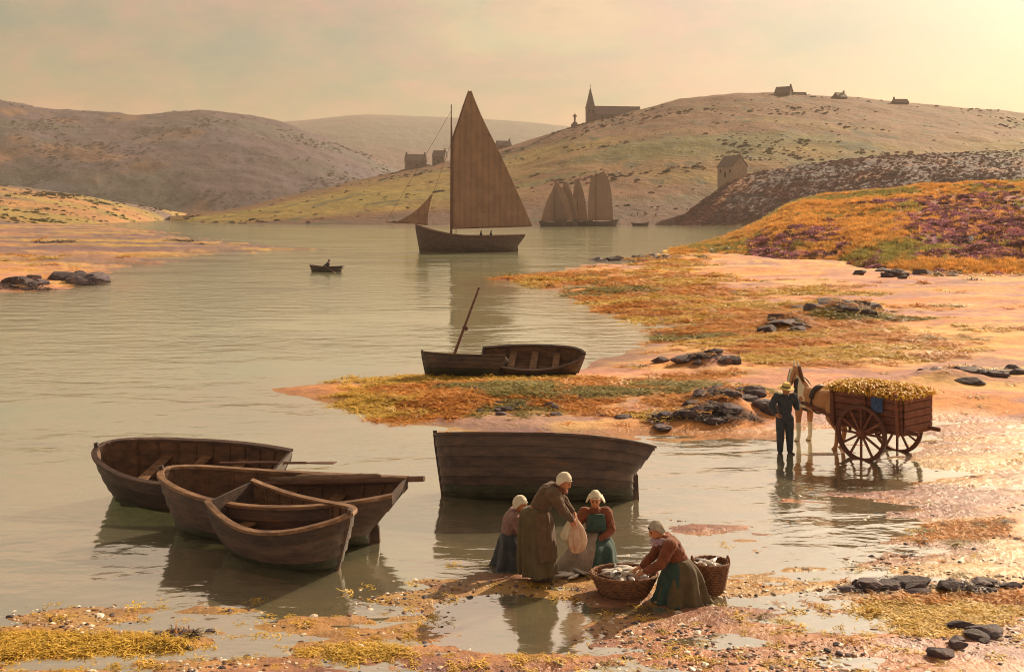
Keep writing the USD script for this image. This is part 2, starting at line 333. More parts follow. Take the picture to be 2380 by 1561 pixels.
col = lerp(col, np.broadcast_to((0.13, 0.09, 0.12), col.shape), lh * sm(.5, .62, fbm(PS / 9, 5, 79)) * .8)
wet = sm(.14, .0, z) * (1 - .7 * weedm)
col = col * (1 - .32 * wet)[:, None]
deep = sm(-.08, -.40, z)
col = lerp(col, np.broadcast_to((0.34, 0.37, 0.215), col.shape), deep)
shore = obj('shore', (P, grid_faces(*UU.shape)), M_beach, smooth=True, col={'Col': col, 'Wet': np.repeat(wet[:, None], 3, 1)})
tag(shore, 'sandy and weedy tidal shore with spits and wet flats', None, None, 'structure')
SHORE_Z = z.reshape(UU.shape)

def ground_z(x, y):
    "height of the shore sheet at x, y"
    return float(shore_height(np.array([[x, y]]))[0][0])

bed = trimesh.creation.cylinder(radius=6000, height=1.0, sections=96)
bed.apply_translation((0, 0, -2.0))
tag(obj('seabed', bed, M_beach, col={'Col': np.tile((0.34, 0.37, 0.215), (len(bed.vertices), 1)), 'Wet': np.ones((len(bed.vertices), 3))}), 'sea bed under the inlet', None, None, 'structure')

# ------------------------------------------------------------------ water
M_water = material('water', {
    'g': ('geometry', {}),
    'mp': ('mapping', {'scale': (0.55, 1.0, 1.0)}),
    'n1': ('noise_texture', {'scale': 0.9, 'detail': 3.0, 'roughness': 0.5, 'distortion': 0.3}),
    'n2': ('noise_texture', {'scale': 4.5, 'detail': 3.0, 'roughness': 0.55}),
    'mq': ('mapping', {'scale': (0.35, 1.0, 1.0)}),
    'np': ('noise_texture', {'scale': 0.16, 'detail': 5.0, 'roughness': 0.6}),
    'pr': ('map_range', {'from_min': 0.38, 'from_max': 0.62, 'to_min': 0.12, 'to_max': 1.5, 'clamp': True}),
    'b1': ('bump', {'distance': 0.075}),
    'b2': ('bump', {'distance': 0.010}),
    'fr': ('fresnel', {'IOR': 1.333}),
    'frb': ('map_range', {'from_min': 0.0, 'from_max': 0.5, 'to_min': 0.10, 'to_max': 0.74, 'clamp': True}),
    'gl': ('glossy_bsdf', {'color': (0.97, 0.97, 0.95), 'roughness': 0.07}),
    'tr': ('transparent_bsdf', {'color': (0.84, 0.90, 0.80)}),
    'df': ('diffuse_bsdf', {'color': (0.48, 0.475, 0.325)}),
    'm1': ('mix_closure', {'fac': 0.34}),
    'mx': ('mix_closure', {}),
}, [('g.position', 'mp.vector'), ('mp.vector', 'n1.vector'), ('mp.vector', 'n2.vector'), ('g.position', 'mq.vector'), ('mq.vector', 'np.vector'), ('np.fac', 'pr.value'), ('pr.result', 'b1.strength'), ('n1.fac', 'b1.height'),
    ('pr.result', 'b2.strength'), ('n2.fac', 'b2.height'), ('b1.normal', 'b2.normal'), ('b2.normal', 'gl.normal'), ('b2.normal', 'fr.normal'), ('fr.fac', 'frb.value'), ('frb.result', 'mx.fac'),
    ('tr.BSDF', 'm1.closure1'), ('df.BSDF', 'm1.closure2'), ('m1.closure', 'mx.closure1'), ('gl.BSDF', 'mx.closure2')], surface='mx.closure')
wr = np.concatenate([[0.5], np.geomspace(3, 6000, 40)])
wa = np.linspace(0, 2 * np.pi, 97)
WP = np.stack([wr[:, None] * np.cos(wa), wr[:, None] * np.sin(wa), np.zeros((len(wr), len(wa)))], -1).reshape(-1, 3)
water = obj('water', (WP, grid_faces(len(wr), len(wa))), M_water)
tag(water, 'calm water of the inlet', None, None, 'structure')

# ------------------------------------------------------------------ haze
M_haze = material('haze', {'v': ('principled_volume', {'color': (0.88, 0.80, 0.74), 'density': 0.00014, 'anisotropy': 0.2})}, [], volume='v.volume')
hz = trimesh.creation.box((7200, 6400, 232.0 + 4.0))
hz.apply_translation((0, 1600, 232 / 2 - 2.0 - 2.0 + 1.0))
hz.apply_translation((0, 0, 0))
# ------------------------------------------------------------------ materials of things
def stuffmat(name, c1, c2, scale=6.0, rough=0.7, bump=0.004, bscale=None, stretch=(1, 1, 1), spec=0.3, c3=None, rnd=0.0, transl=0.0, sheen=0.0):
    "two or three tones mixed by noise in the thing's own space, with fine relief"
    ramp = [(0.35, c1), (0.62, c2)] + ([(0.72, c3)] if c3 else [])
    nodes = {
        'tc': ('texture_coordinate', {}), 'mp': ('mapping', {'scale': stretch}),
        'n': ('noise_texture', {'scale': scale, 'detail': 6.0, 'roughness': 0.65}),
        'nb': ('noise_texture', {'scale': bscale or scale * 3, 'detail': 5.0, 'roughness': 0.6}),
        'r': ('rgb_ramp', {'ramp': ramp}), 'b': ('bump', {'distance': bump}),
        'oi': ('object_info', {}), 'hv': ('map_range', {'to_min': 1 - rnd, 'to_max': 1 + rnd}), 'hs': ('hsv', {}),
        'p': ('principled_bsdf', {'roughness': rough, 'specular_ior_level': spec, 'sheen_weight': sheen}),
    }
    links = [('tc.object', 'mp.vector'), ('mp.vector', 'n.vector'), ('mp.vector', 'nb.vector'), ('n.fac', 'r.fac'), ('nb.fac', 'b.height'), ('b.normal', 'p.normal'),
             ('oi.random', 'hv.value'), ('hv.result', 'hs.value'), ('r.color', 'hs.color'), ('hs.color', 'p.base_color')]
    out = 'p.BSDF'
    if transl:
        nodes['t'] = ('translucent_bsdf', {})
        nodes['mx'] = ('mix_closure', {'fac': transl})
        links += [('hs.color', 't.color'), ('p.BSDF', 'mx.closure1'), ('t.BSDF', 'mx.closure2')]
        out = 'mx.closure'
    return material(name, nodes, links, surface=out)

W = dict(
    tar=stuffmat('tarred_planks', (0.034, 0.027, 0.031), (0.085, 0.058, 0.05), 3.2, .6, .01, 22, (.6, 2, 2.4), c3=(0.16, 0.07, 0.035), rnd=.35),
    tar2=stuffmat('brown_planks', (0.048, 0.036, 0.038), (0.11, 0.072, 0.06), 2.8, .62, .01, 22, (.6, 2, 2.4), c3=(0.17, 0.08, 0.04), rnd=.35),
    inner=stuffmat('worn_inside_planks', (0.065, 0.038, 0.032), (0.16, 0.088, 0.055), 3.5, .7, .008, 24, (.5, 2, 2), c3=(0.26, 0.14, 0.10), rnd=.15),
    rail=stuffmat('bare_wood_rail', (0.10, 0.058, 0.042), (0.27, 0.155, 0.09), 5, .55, .006, 40, (.6, 2, 2), c3=(0.36, 0.31, 0.32), rnd=.1),
    darkrail=stuffmat('dark_rail', (0.04, 0.028, 0.03), (0.11, 0.065, 0.052), 6, .55, .003, 40, (.4, 2, 2), c3=(0.2, 0.18, 0.22), rnd=.1),
    spar=stuffmat('spar_wood', (0.09, 0.05, 0.04), (0.17, 0.095, 0.075), 8, .6, .002, 40, (.3, 2, 2)),
    sail=stuffmat('barked_canvas', (0.235, 0.155, 0.11), (0.30, 0.20, 0.135), .35, .9, .03, 2.0, (1, 1, .5), c3=(0.25, 0.175, 0.14), transl=.5),
    rope=stuffmat('rope', (0.12, 0.08, 0.05), (0.2, 0.14, 0.09), 20, .9, .001),
    iron=stuffmat('rusty_iron', (0.05, 0.04, 0.045), (0.12, 0.06, 0.04), 15, .6, .002),
    skin=stuffmat('tanned_skin', (0.40, 0.165, 0.085), (0.50, 0.215, 0.115), 12, .55, .0006, 90),
    eye=stuffmat('dark_eye', (0.02, 0.015, 0.012), (0.03, 0.02, 0.015), 5, .3, .0001),
    lip=stuffmat('lip', (0.40, 0.11, 0.08), (0.42, 0.12, 0.08), 5, .5, .0001),
    hair=stuffmat('dark_hair', (0.04, 0.025, 0.018), (0.07, 0.04, 0.03), 30, .6, .002, 120),
    linen=stuffmat('white_linen', (0.68, 0.63, 0.52), (0.80, 0.75, 0.62), 8, .85, .004, 60, sheen=.1, transl=.12),
    greycap=stuffmat('grey_linen', (0.26, 0.23, 0.21), (0.40, 0.36, 0.31), 9, .85, .004, 60),
    brown=stuffmat('brown_wool', (0.085, 0.052, 0.036), (0.13, 0.08, 0.05), 7, .95, .004, 90, c3=(0.10, 0.095, 0.05), sheen=.15),
    olive=stuffmat('olive_wool', (0.075, 0.055, 0.034), (0.11, 0.085, 0.045), 6, .95, .004, 90, c3=(0.07, 0.085, 0.045), sheen=.15),
    mauve=stuffmat('mauve_wool', (0.17, 0.095, 0.10), (0.24, 0.14, 0.13), 8, .95, .004, 90, sheen=.15),
    navy=stuffmat('blue_black_wool', (0.03, 0.036, 0.05), (0.055, 0.06, 0.075), 8, .95, .004, 90, sheen=.15),
    teal=stuffmat('dark_teal_wool', (0.022, 0.05, 0.052), (0.04, 0.08, 0.075), 8, .95, .004, 90, sheen=.1),
    grey=stuffmat('grey_apron_cloth', (0.20, 0.165, 0.15), (0.31, 0.265, 0.225), 7, .9, .005, 70, c3=(0.26, 0.26, 0.17)),
    rust=stuffmat('rust_wool', (0.13, 0.042, 0.024), (0.20, 0.065, 0.032), 9, .95, .004, 90, sheen=.15),
    green=stuffmat('green_scarf_cloth', (0.13, 0.17, 0.04), (0.22, 0.26, 0.06), 12, .9, .004, 80),
    purple=stuffmat('mauve_scarf_cloth', (0.28, 0.16, 0.24), (0.45, 0.36, 0.38), 14, .9, .004, 80),
    pink=stuffmat('pale_pink_cloth', (0.62, 0.36, 0.30), (0.74, 0.62, 0.48), 9, .85, .006, 50, c3=(0.62, 0.20, 0.15), transl=.15),
    clog=stuffmat('dark_clog_wood', (0.035, 0.028, 0.026), (0.06, 0.045, 0.04), 12, .6, .002),
    wicker=stuffmat('dark_wicker', (0.12, 0.06, 0.04), (0.24, 0.115, 0.06), 14, .8, .002, 80, c3=(0.36, 0.15, 0.06), rnd=.1),
    fish=stuffmat('silver_fish', (0.42, 0.40, 0.42), (0.62, 0.58, 0.54), 9, .3, .001, 70, spec=.6, rnd=.3, c3=(0.55, 0.40, 0.33)),
    fishback=stuffmat('blue_fish_back', (0.12, 0.16, 0.20), (0.24, 0.27, 0.30), 12, .3, .001, 70, spec=.6, rnd=.3),
    straw=stuffmat('straw', (0.55, 0.40, 0.12), (0.68, 0.54, 0.20), 15, .9, .003, 90),
    horse=stuffmat('horse_coat', (0.36, 0.15, 0.065), (0.50, 0.27, 0.13), 2.2, .75, .002, 90, c3=(0.72, 0.62, 0.46), sheen=.1),
    whitecoat=stuffmat('white_horse_coat', (0.62, 0.53, 0.40), (0.74, 0.66, 0.50), 5, .75, .002, 90),
    mane=stuffmat('dark_mane', (0.11, 0.05, 0.03), (0.17, 0.075, 0.04), 30, .8, .004, 100),
    leather=stuffmat('harness_leather', (0.03, 0.025, 0.03), (0.06, 0.04, 0.035), 10, .5, .001),
    cart=stuffmat('red_brown_cart_boards', (0.13, 0.045, 0.035), (0.21, 0.085, 0.055), 7, .75, .003, 40, (.5, 1, 2), c3=(0.24, 0.045, 0.04), rnd=.25),
    bluecloth=stuffmat('blue_cloth', (0.03, 0.06, 0.16), (0.06, 0.10, 0.22), 10, .9, .003, 60),
    stone=stuffmat('pale_stone_wall', (0.25, 0.19, 0.155), (0.36, 0.28, 0.22), .8, .9, .05, 2.5, c3=(0.22, 0.2, 0.2)),
    darkstone=stuffmat('dark_stone_wall', (0.15, 0.105, 0.095), (0.20, 0.14, 0.12), .5, .9, .06, 2.0),
    slate=stuffmat('slate_roof', (0.115, 0.09, 0.095), (0.16, 0.115, 0.11), 1.2, .75, .03, 4.0),
    opening=stuffmat('dark_opening', (0.03, 0.025, 0.025), (0.045, 0.035, 0.03), 3, .8, .002),
    rock=stuffmat('weedy_rock', (0.055, 0.048, 0.066), (0.13, 0.10, 0.115), 4, .85, .03, 12, c3=(0.26, 0.13, 0.08), rnd=.3),
    shrub=stuffmat('shrub_leaves', (0.10, 0.085, 0.035), (0.17, 0.135, 0.045), 3, .8, .004, 20, rnd=.5),
    heather=stuffmat('heather', (0.22, 0.125, 0.13), (0.34, 0.19, 0.18), 3, .85, .004, 20, rnd=.5, c3=(0.25, 0.14, 0.07)),
    weed=stuffmat('rust_seaweed', (0.44, 0.165, 0.03), (0.66, 0.32, 0.06), 9, .55, .003, 40, rnd=.2, transl=.2),
    weedy=stuffmat('yellow_seaweed', (0.50, 0.31, 0.045), (0.68, 0.47, 0.09), 9, .55, .003, 40, rnd=.2, transl=.2),
    weedd=stuffmat('dark_seaweed', (0.035, 0.03, 0.04), (0.09, 0.055, 0.05), 9, .4, .003, 40, rnd=.5),
    weedg=stuffmat('green_seaweed', (0.20, 0.17, 0.05), (0.32, 0.27, 0.07), 9, .5, .003, 40, rnd=.2, transl=.2),
    purpleheath=stuffmat('purple_heather', (0.50, 0.25, 0.37), (0.64, 0.38, 0.45), 3, .85, .004, 20, rnd=.4, c3=(0.58, 0.28, 0.14)),
    scrub=stuffmat('hill_scrub', (0.07, 0.047, 0.05), (0.105, 0.07, 0.07), 3, .85, .004, 20, rnd=.4),
    slime=stuffmat('weed_stained_planks', (0.022, 0.026, 0.022), (0.055, 0.055, 0.035), 4, .5, .01, 22, (.6, 2, 2.4), c3=(0.10, 0.07, 0.045), rnd=.25),
    farsail=stuffmat('distant_sailcloth', (0.27, 0.19, 0.16), (0.31, 0.225, 0.18), .25, .9, .02, 1.0, transl=.4),
    shell=stuffmat('pale_shell', (0.62, 0.52, 0.42), (0.74, 0.66, 0.58), 30, .5, .001, rnd=.25),
)

W['sail'] = material('barked_sailcloth', {
    'tc': ('texture_coordinate', {}),
    'n': ('noise_texture', {'scale': .45, 'detail': 7.0, 'roughness': .65}),
    'n2': ('noise_texture', {'scale': 3.0, 'detail': 5.0, 'roughness': .6}),
    'w': ('wave_texture', {'wave_type': 'bands', 'bands_direction': 'x', 'scale': .42, 'distortion': .6, 'detail': 1.0}),
    'seam': ('rgb_ramp', {'ramp': [(0.0, (.90, .90, .90)), (0.03, (.90, .90, .90)), (0.08, (1, 1, 1)), (1.0, (1.05, 1.04, 1.02))]}),
    'r': ('rgb_ramp', {'ramp': [(0.34, (.275, .20, .165)), (0.48, (.31, .225, .18)), (0.58, (.345, .25, .195)), (0.68, (.33, .26, .22))]}),
    'm': ('mix_color', {'blend_type': 'multiply', 'fac': 1.0}),
    'b': ('bump', {'distance': .06}),
    'p': ('principled_bsdf', {'roughness': .9, 'specular_ior_level': .15}), 't': ('translucent_bsdf', {}), 'mx': ('mix_closure', {'fac': .42}),
}, [('tc.object', 'n.vector'), ('tc.object', 'n2.vector'), ('tc.object', 'w.vector'), ('w.fac', 'seam.fac'), ('n.fac', 'r.fac'), ('r.color', 'm.a'), ('seam.color', 'm.b'), ('m.result', 'p.base_color'), ('m.result', 't.color'),
    ('n2.fac', 'b.height'), ('b.normal', 'p.normal'), ('p.BSDF', 'mx.closure1'), ('t.BSDF', 'mx.closure2')], surface='mx.closure')

# ------------------------------------------------------------------ shape helpers
def box(a, b, c=(0, 0, 0)):
    "box of size a x b x c given as (sx, sy, sz), centre"
    m = trimesh.creation.box(a)
    m.apply_translation(b)
    return m

def rbox(size, centre, r=.012):
    s = np.array(size) / 2 - r
    pts = m3.Manifold.batch_hull([m3.Manifold.sphere(r, 8).translate((float(x), float(y), float(w))) for x in (-s[0], s[0]) for y in (-s[1], s[1]) for w in (-s[2], s[2])])
    return tm(pts.translate(tuple(map(float, centre))))

def tube(pts, r, n=8):
    "round bar through the points; r a number or one per point"
    pts = np.asarray(pts, float)
    r = np.broadcast_to(np.asarray(r, float), (len(pts),))
    t = np.gradient(pts, axis=0)
    t /= np.linalg.norm(t, axis=1)[:, None]
    a = np.cross(t, [0.0123, 0.31, 1.0]) if abs(t[0][2]) < .9 else np.cross(t, [1.0, 0.1, 0.02])
    a /= np.linalg.norm(a, axis=1)[:, None]
    b = np.cross(t, a)
    th = np.linspace(0, 2 * np.pi, n, endpoint=False)
    V = pts[:, None] + r[:, None, None] * (np.cos(th)[None, :, None] * a[:, None] + np.sin(th)[None, :, None] * b[:, None])
    nr = len(pts)
    f = []
    for i in range(nr - 1):
        for j in range(n):
            k = (j + 1) % n
            f += [(i * n + j, i * n + k, (i + 1) * n + k), (i * n + j, (i + 1) * n + k, (i + 1) * n + j)]
    V = np.vstack([V.reshape(-1, 3), pts[:1], pts[-1:]])
    for j in range(n):
        k = (j + 1) % n
        f += [(nr * n, k, j), (nr * n + 1, (nr - 1) * n + j, (nr - 1) * n + k)]
    return trimesh.Trimesh(V, np.array(f), process=False)

def bar(a, b, w, h=None):
    "square bar from a to b"
    a, b = np.asarray(a, float), np.asarray(b, float)
    L = np.linalg.norm(b - a)
    m = trimesh.creation.box((L, w, h or w))
    x = (b - a) / L
    y = np.cross((0, 0, 1.0) if abs(x[2]) < .95 else (0, 1.0, 0), x)
    y /= np.linalg.norm(y)
    M = np.eye(4)
    M[:3, :3] = np.stack([x, y, np.cross(x, y)], 1)
    M[:3, 3] = (a + b) / 2
    m.apply_transform(M)
    return m

def ball(c, r, n=16):
    return m3.Manifold.sphere(float(r), n).translate(tuple(map(float, c)))

def bones(chain, n=14):
    "joint chain [(x, y, z, r), ...] as one solid"
    out = []
    for p, q in zip(chain[:-1], chain[1:]):
        out.append(m3.Manifold.batch_hull([ball(p[:3], p[3], n), ball(q[:3], q[3], n)]))
    return out

def fuse(parts, edge=.03, it=10):
    m = m3.Manifold.batch_boolean(parts, m3.OpType.Add).refine_to_length(edge)
    t = tm(m)
    if it:
        trimesh.smoothing.filter_taubin(t, lamb=.5, nu=.52, iterations=it)
    return t

def solid(t):
    return m3.Manifold(m3.Mesh(np.asarray(t.vertices, np.float32), np.asarray(t.faces, np.uint32)))

def loft(rings, n=64, levels=30, fold=0.0, nf=9, seed=0, top_fold=0.1, wobble=.16):
    "cloth skirt: rings (x, y, z, rx, ry) from top to hem, with folds that deepen downwards"
    R = np.array(rings, float)
    s = np.linspace(0, 1, len(R))
    q = np.linspace(0, 1, levels)
    from scipy.interpolate import PchipInterpolator
    A = PchipInterpolator(s, R)(q)
    th = np.linspace(0, 2 * np.pi, n, endpoint=False)
    ph = np.random.default_rng(seed).uniform(0, 6.28, 4)
    f1 = np.sin(nf * th + ph[0] + 1.1 * np.sin(2 * th + ph[1])) + .6 * np.sin((nf * 2 - 3) * th + ph[2]) + .5 * np.sin(3 * th + ph[3])
    amp = fold * (top_fold + (1 - top_fold) * q[:, None])
    k = 1 + amp * f1[None] + wobble * (fbm(np.stack(np.broadcast_arrays(np.cos(th)[None] * 2 + 5, np.sin(th)[None] * 2, q[:, None] * 3), -1), 3, seed) - .5)
    V = np.stack([A[:, 0:1] + A[:, 3:4] * np.cos(th) * k, A[:, 1:2] + A[:, 4:5] * np.sin(th) * k, np.broadcast_to(A[:, 2:3], k.shape) + .0 * k], -1)
    F_ = []
    for i in range(levels - 1):
        for j in range(n):
            l = (j + 1) % n
            F_ += [(i * n + j, (i + 1) * n + j, (i + 1) * n + l), (i * n + j, (i + 1) * n + l, i * n + l)]
    V = np.vstack([V.reshape(-1, 3), A[0, :3] + [0, 0, .01], A[-1, :3]])
    for j in range(n):
        l = (j + 1) % n
        F_ += [(levels * n, j, l), (levels * n + 1, (levels - 1) * n + l, (levels - 1) * n + j)]
    return trimesh.Trimesh(V, np.array(F_), process=False)

# ------------------------------------------------------------------ buildings on the hills
def gable_house(name, label, loc, rz, L, Wd, Hw, Hr, wall='darkstone', roof='slate', chimneys=(1,), openings=True, group=None, cat='cottage'):
    t = thing(name, label, cat, loc, rz, group)
    pg = shapely.Polygon([(-Wd / 2, -4), (Wd / 2, -4), (Wd / 2, Hw), (0, Hw + Hr), (-Wd / 2, Hw)])
    w = trimesh.creation.extrude_polygon(pg, L, engine='earcut')
    w.apply_transform(np.array([[0, 0, 1, -L / 2], [1, 0, 0, 0], [0, 1, 0, 0], [0, 0, 0, 1.0]]))
    wp = obj('wall', w, W[wall], t)
    sl = math.hypot(Wd / 2, Hr)
    a = math.atan2(Hr, Wd / 2)
    rf = []
    for sgn in (-1, 1):
        m = trimesh.creation.box((L + .5, sl + .4, .18))
        m.apply_transform(trimesh.transformations.rotation_matrix(-sgn * a, (1, 0, 0)))
        m.apply_translation((0, sgn * (Wd / 4 + .08), Hw + Hr / 2 + .08))
        rf.append(m)
    r = obj('roof', rf, W[roof], t)
    for e in chimneys:
        obj('chimney', [box((.9, .7, 1.8), (e * (L / 2 - .5), 0, Hw + Hr + .5)), box((1.0, .8, .15), (e * (L / 2 - .5), 0, Hw + Hr + 1.45))], W[wall], r)
    if openings:
        for x in (-L * .3, L * .3):
            obj('window', box((.9, .12, 1.1), (x, -Wd / 2 - .02, Hw * .55)), W['opening'], t)
        obj('door', box((1.0, .12, 1.9), (0, -Wd / 2 - .02, .95)), W['opening'], t)
    return t

def hill_point(P, u, us_, k):
    "world point of a hill mesh in column u, row k"
    i = int(np.argmin(abs(us_ - u)))
    return P[0][k, i]

cr = at(1372, 280, 702)
ch = thing('church', 'dark stone church with pointed spire and long nave on the hilltop', 'church', (cr[0], cr[1], cr[2]), 8)
tw = 5.2
obj('tower', [box((tw, tw, 16), (0, 0, 0)), box((tw + .5, tw + .5, .5), (0, 0, 8.2))], W['darkstone'], ch)
spv = np.array([[-tw / 2, -tw / 2, 8.4], [tw / 2, -tw / 2, 8.4], [tw / 2, tw / 2, 8.4], [-tw / 2, tw / 2, 8.4], [0, 0, 21.5]])
sp_ = obj('spire', trimesh.Trimesh(spv, [[0, 1, 4], [1, 2, 4], [2, 3, 4], [3, 0, 4], [0, 2, 1], [0, 3, 2]]), W['slate'], ch)
obj('cross', [box((.18, .18, 1.8), (0, 0, 22.2)), box((.9, .18, .18), (0, 0, 22.4))], W['iron'], sp_)
for x in (-1.2, 1.2):
    obj('louvre', box((1.0, .14, 2.4), (x, -tw / 2 - .03, 5.6)), W['opening'], ch)
pg = shapely.Polygon([(-4.5, -6), (4.5, -6), (4.5, 3.6), (0, 9), (-4.5, 3.6)])
nv = trimesh.creation.extrude_polygon(pg, 30, engine='earcut')
nv.apply_transform(np.array([[0, 0, 1, 2.4], [1, 0, 0, .6], [0, 1, 0, 0], [0, 0, 0, 1.0]]))
obj('nave', nv, W['darkstone'], ch)
rfs = []
for sgn in (-1, 1):
    m = trimesh.creation.box((30.5, 7.4, .25))
    m.apply_transform(trimesh.transformations.rotation_matrix(-sgn * math.atan2(5.4, 4.5), (1, 0, 0)))
    m.apply_translation((17.4, .6 + sgn * 2.35, 6.4))
    rfs.append(m)
obj('nave_roof', rfs, W['slate'], ch)
for x in (7, 13, 19, 25):
    obj('window', box((1.1, .14, 2.6), (x, -4.5 + .6 - .04, 1.6)), W['opening'], ch)

p = at(1336, 296, 690)
cv = thing('calvary', 'small stone wayside cross left of the church', 'cross', p)
obj('base', [box((4.5, 4.5, 3), (0, 0, .6)), box((2.6, 2.6, 1.2), (0, 0, 2.6))], W['darkstone'], cv)
obj('shaft', [box((1.1, 1.1, 5.5), (0, 0, 5.6)), box((2.4, .9, .9), (0, 0, 7.0))], W['darkstone'], cv)

for (u, v, d, rz, L, Wd, Hw, Hr, lab, ch_) in (
        (1822, 224, 690, -35, 11, 7, 3.6, 4.2, 'gabled cottage on the hilltop, highest of the roofs right of the church', (1,)),
        (1860, 228, 694, 10, 8, 5, 2.6, 2.4, 'low annex roof stepping down right of the highest hilltop cottage', ()),
        (1952, 232, 690, 25, 8, 6, 3.0, 3.0, 'small cottage on the ridge, in the middle of the hilltop roofs', (1,)),
        (2092, 244, 690, 5, 10, 6, 2.6, 2.4, 'low long roof farthest right on the hill ridge', (-1,)),
        (966, 385, 690, 15, 14, 8, 4.5, 4.5, 'farmhouse on the low crest left of the big sail', (1, -1)),
        (1022, 375, 695, -15, 9, 6, 4.8, 4.0, 'small outbuilding between the farmhouse and the big sail', (1,)),
        (1170, 346, 700, 20, 10, 6, 3.5, 3.2, 'roof just right of the big sail on the hill crest', (1,))):
    gable_house('cottage', lab, at(u, v + 3, d), rz, L * .9, Wd * .9, Hw * .8, Hr * .9, chimneys=ch_)

p = at(1702, 412, 428)
gable_house('stone_house', 'stone house with pale gable and dark roof on the heather bluff', p, -62, 9.5, 7.0, 4.2, 4.0, wall='stone', chimneys=(1,), cat='house')
# ------------------------------------------------------------------ boats
def hull_surface(S, nt, q, off=0.0, inner=False):
    "points of one side of the hull: stations nt (0 stern .. 1 bow) by q (0 keel .. 1 gunwale)"
    t = np.asarray(nt)[:, None]
    q = np.asarray(q)[None, :]
    L, B, D = S['L'], S['B'], S['D']
    tm_ = S.get('tm', .52)
    ws = S.get('ws', .55)
    fore = np.clip((t - tm_) / (1 - tm_), 0, 1)
    aft = np.clip((tm_ - t) / tm_, 0, 1)
    b = B / 2 * np.where(t > tm_, np.sqrt(np.clip(1 - fore ** S.get('bowp', 2.4), 0, 1)) * (1 - .10 * fore), ws + (1 - ws) * (1 - aft ** 2.0))
    th = q * np.pi / 2
    full = S.get('full', .75)
    y = b * np.sin(th) ** (full + .6 * fore ** 2 + .35 * aft ** 2)
    zs = D * (1 + S.get('sb', .22) * fore ** 2 + S.get('ss', .10) * aft ** 2)
    zk = D * S.get('rock', .0) * (fore ** 3 + aft ** 3)
    z = zk + (zs - zk) * (1 - np.cos(th)) ** (.85)
    h = np.clip(z / D, 0, 1.4)
    x = (t - .5) * L + S.get('brake', .12) * L * .5 * (h - 1) * fore ** 4 + S.get('over', .1) * L * np.clip(1 - h, 0, .6) / .6 * aft ** 4
    x, y, z = np.broadcast_arrays(x, y, z)
    P = np.stack([x, y, z], -1).copy()
    if off:
        dt = np.gradient(P, axis=0)
        dq = np.gradient(P, axis=1)
        n = np.cross(dt, dq)
        n /= np.maximum(np.linalg.norm(n, axis=-1, keepdims=True), 1e-9)
        n = np.where(n[..., 1:2] < 0, -n, n)
        P = P + off * n
        P[..., 1] = np.maximum(P[..., 1], .004)
    return P

def mirror(m):
    m = m.copy()
    m.vertices[:, 1] *= -1
    m.faces = m.faces[:, ::-1]
    return m

def strip(P0, P1):
    "closed thin slab between two grids of points (outer, inner)"
    nr, nc = P0.shape[:2]
    f = grid_faces(nr, nc)
    V = np.vstack([P0.reshape(-1, 3), P1.reshape(-1, 3)])
    n = nr * nc
    F4 = [f, f[:, ::-1] + n]
    def edge(ix):
        ix = np.asarray(ix)
        return np.stack([ix[:-1], ix[:-1] + n, ix[1:] + n, ix[1:]], 1)
    g = np.arange(n).reshape(nr, nc)
    F4 += [edge(g[0]), edge(g[-1][::-1]), edge(g[:, 0][::-1]), edge(g[:, -1])]
    m = tm((V, np.vstack(F4)))
    trimesh.repair.fix_normals(m)
    return m

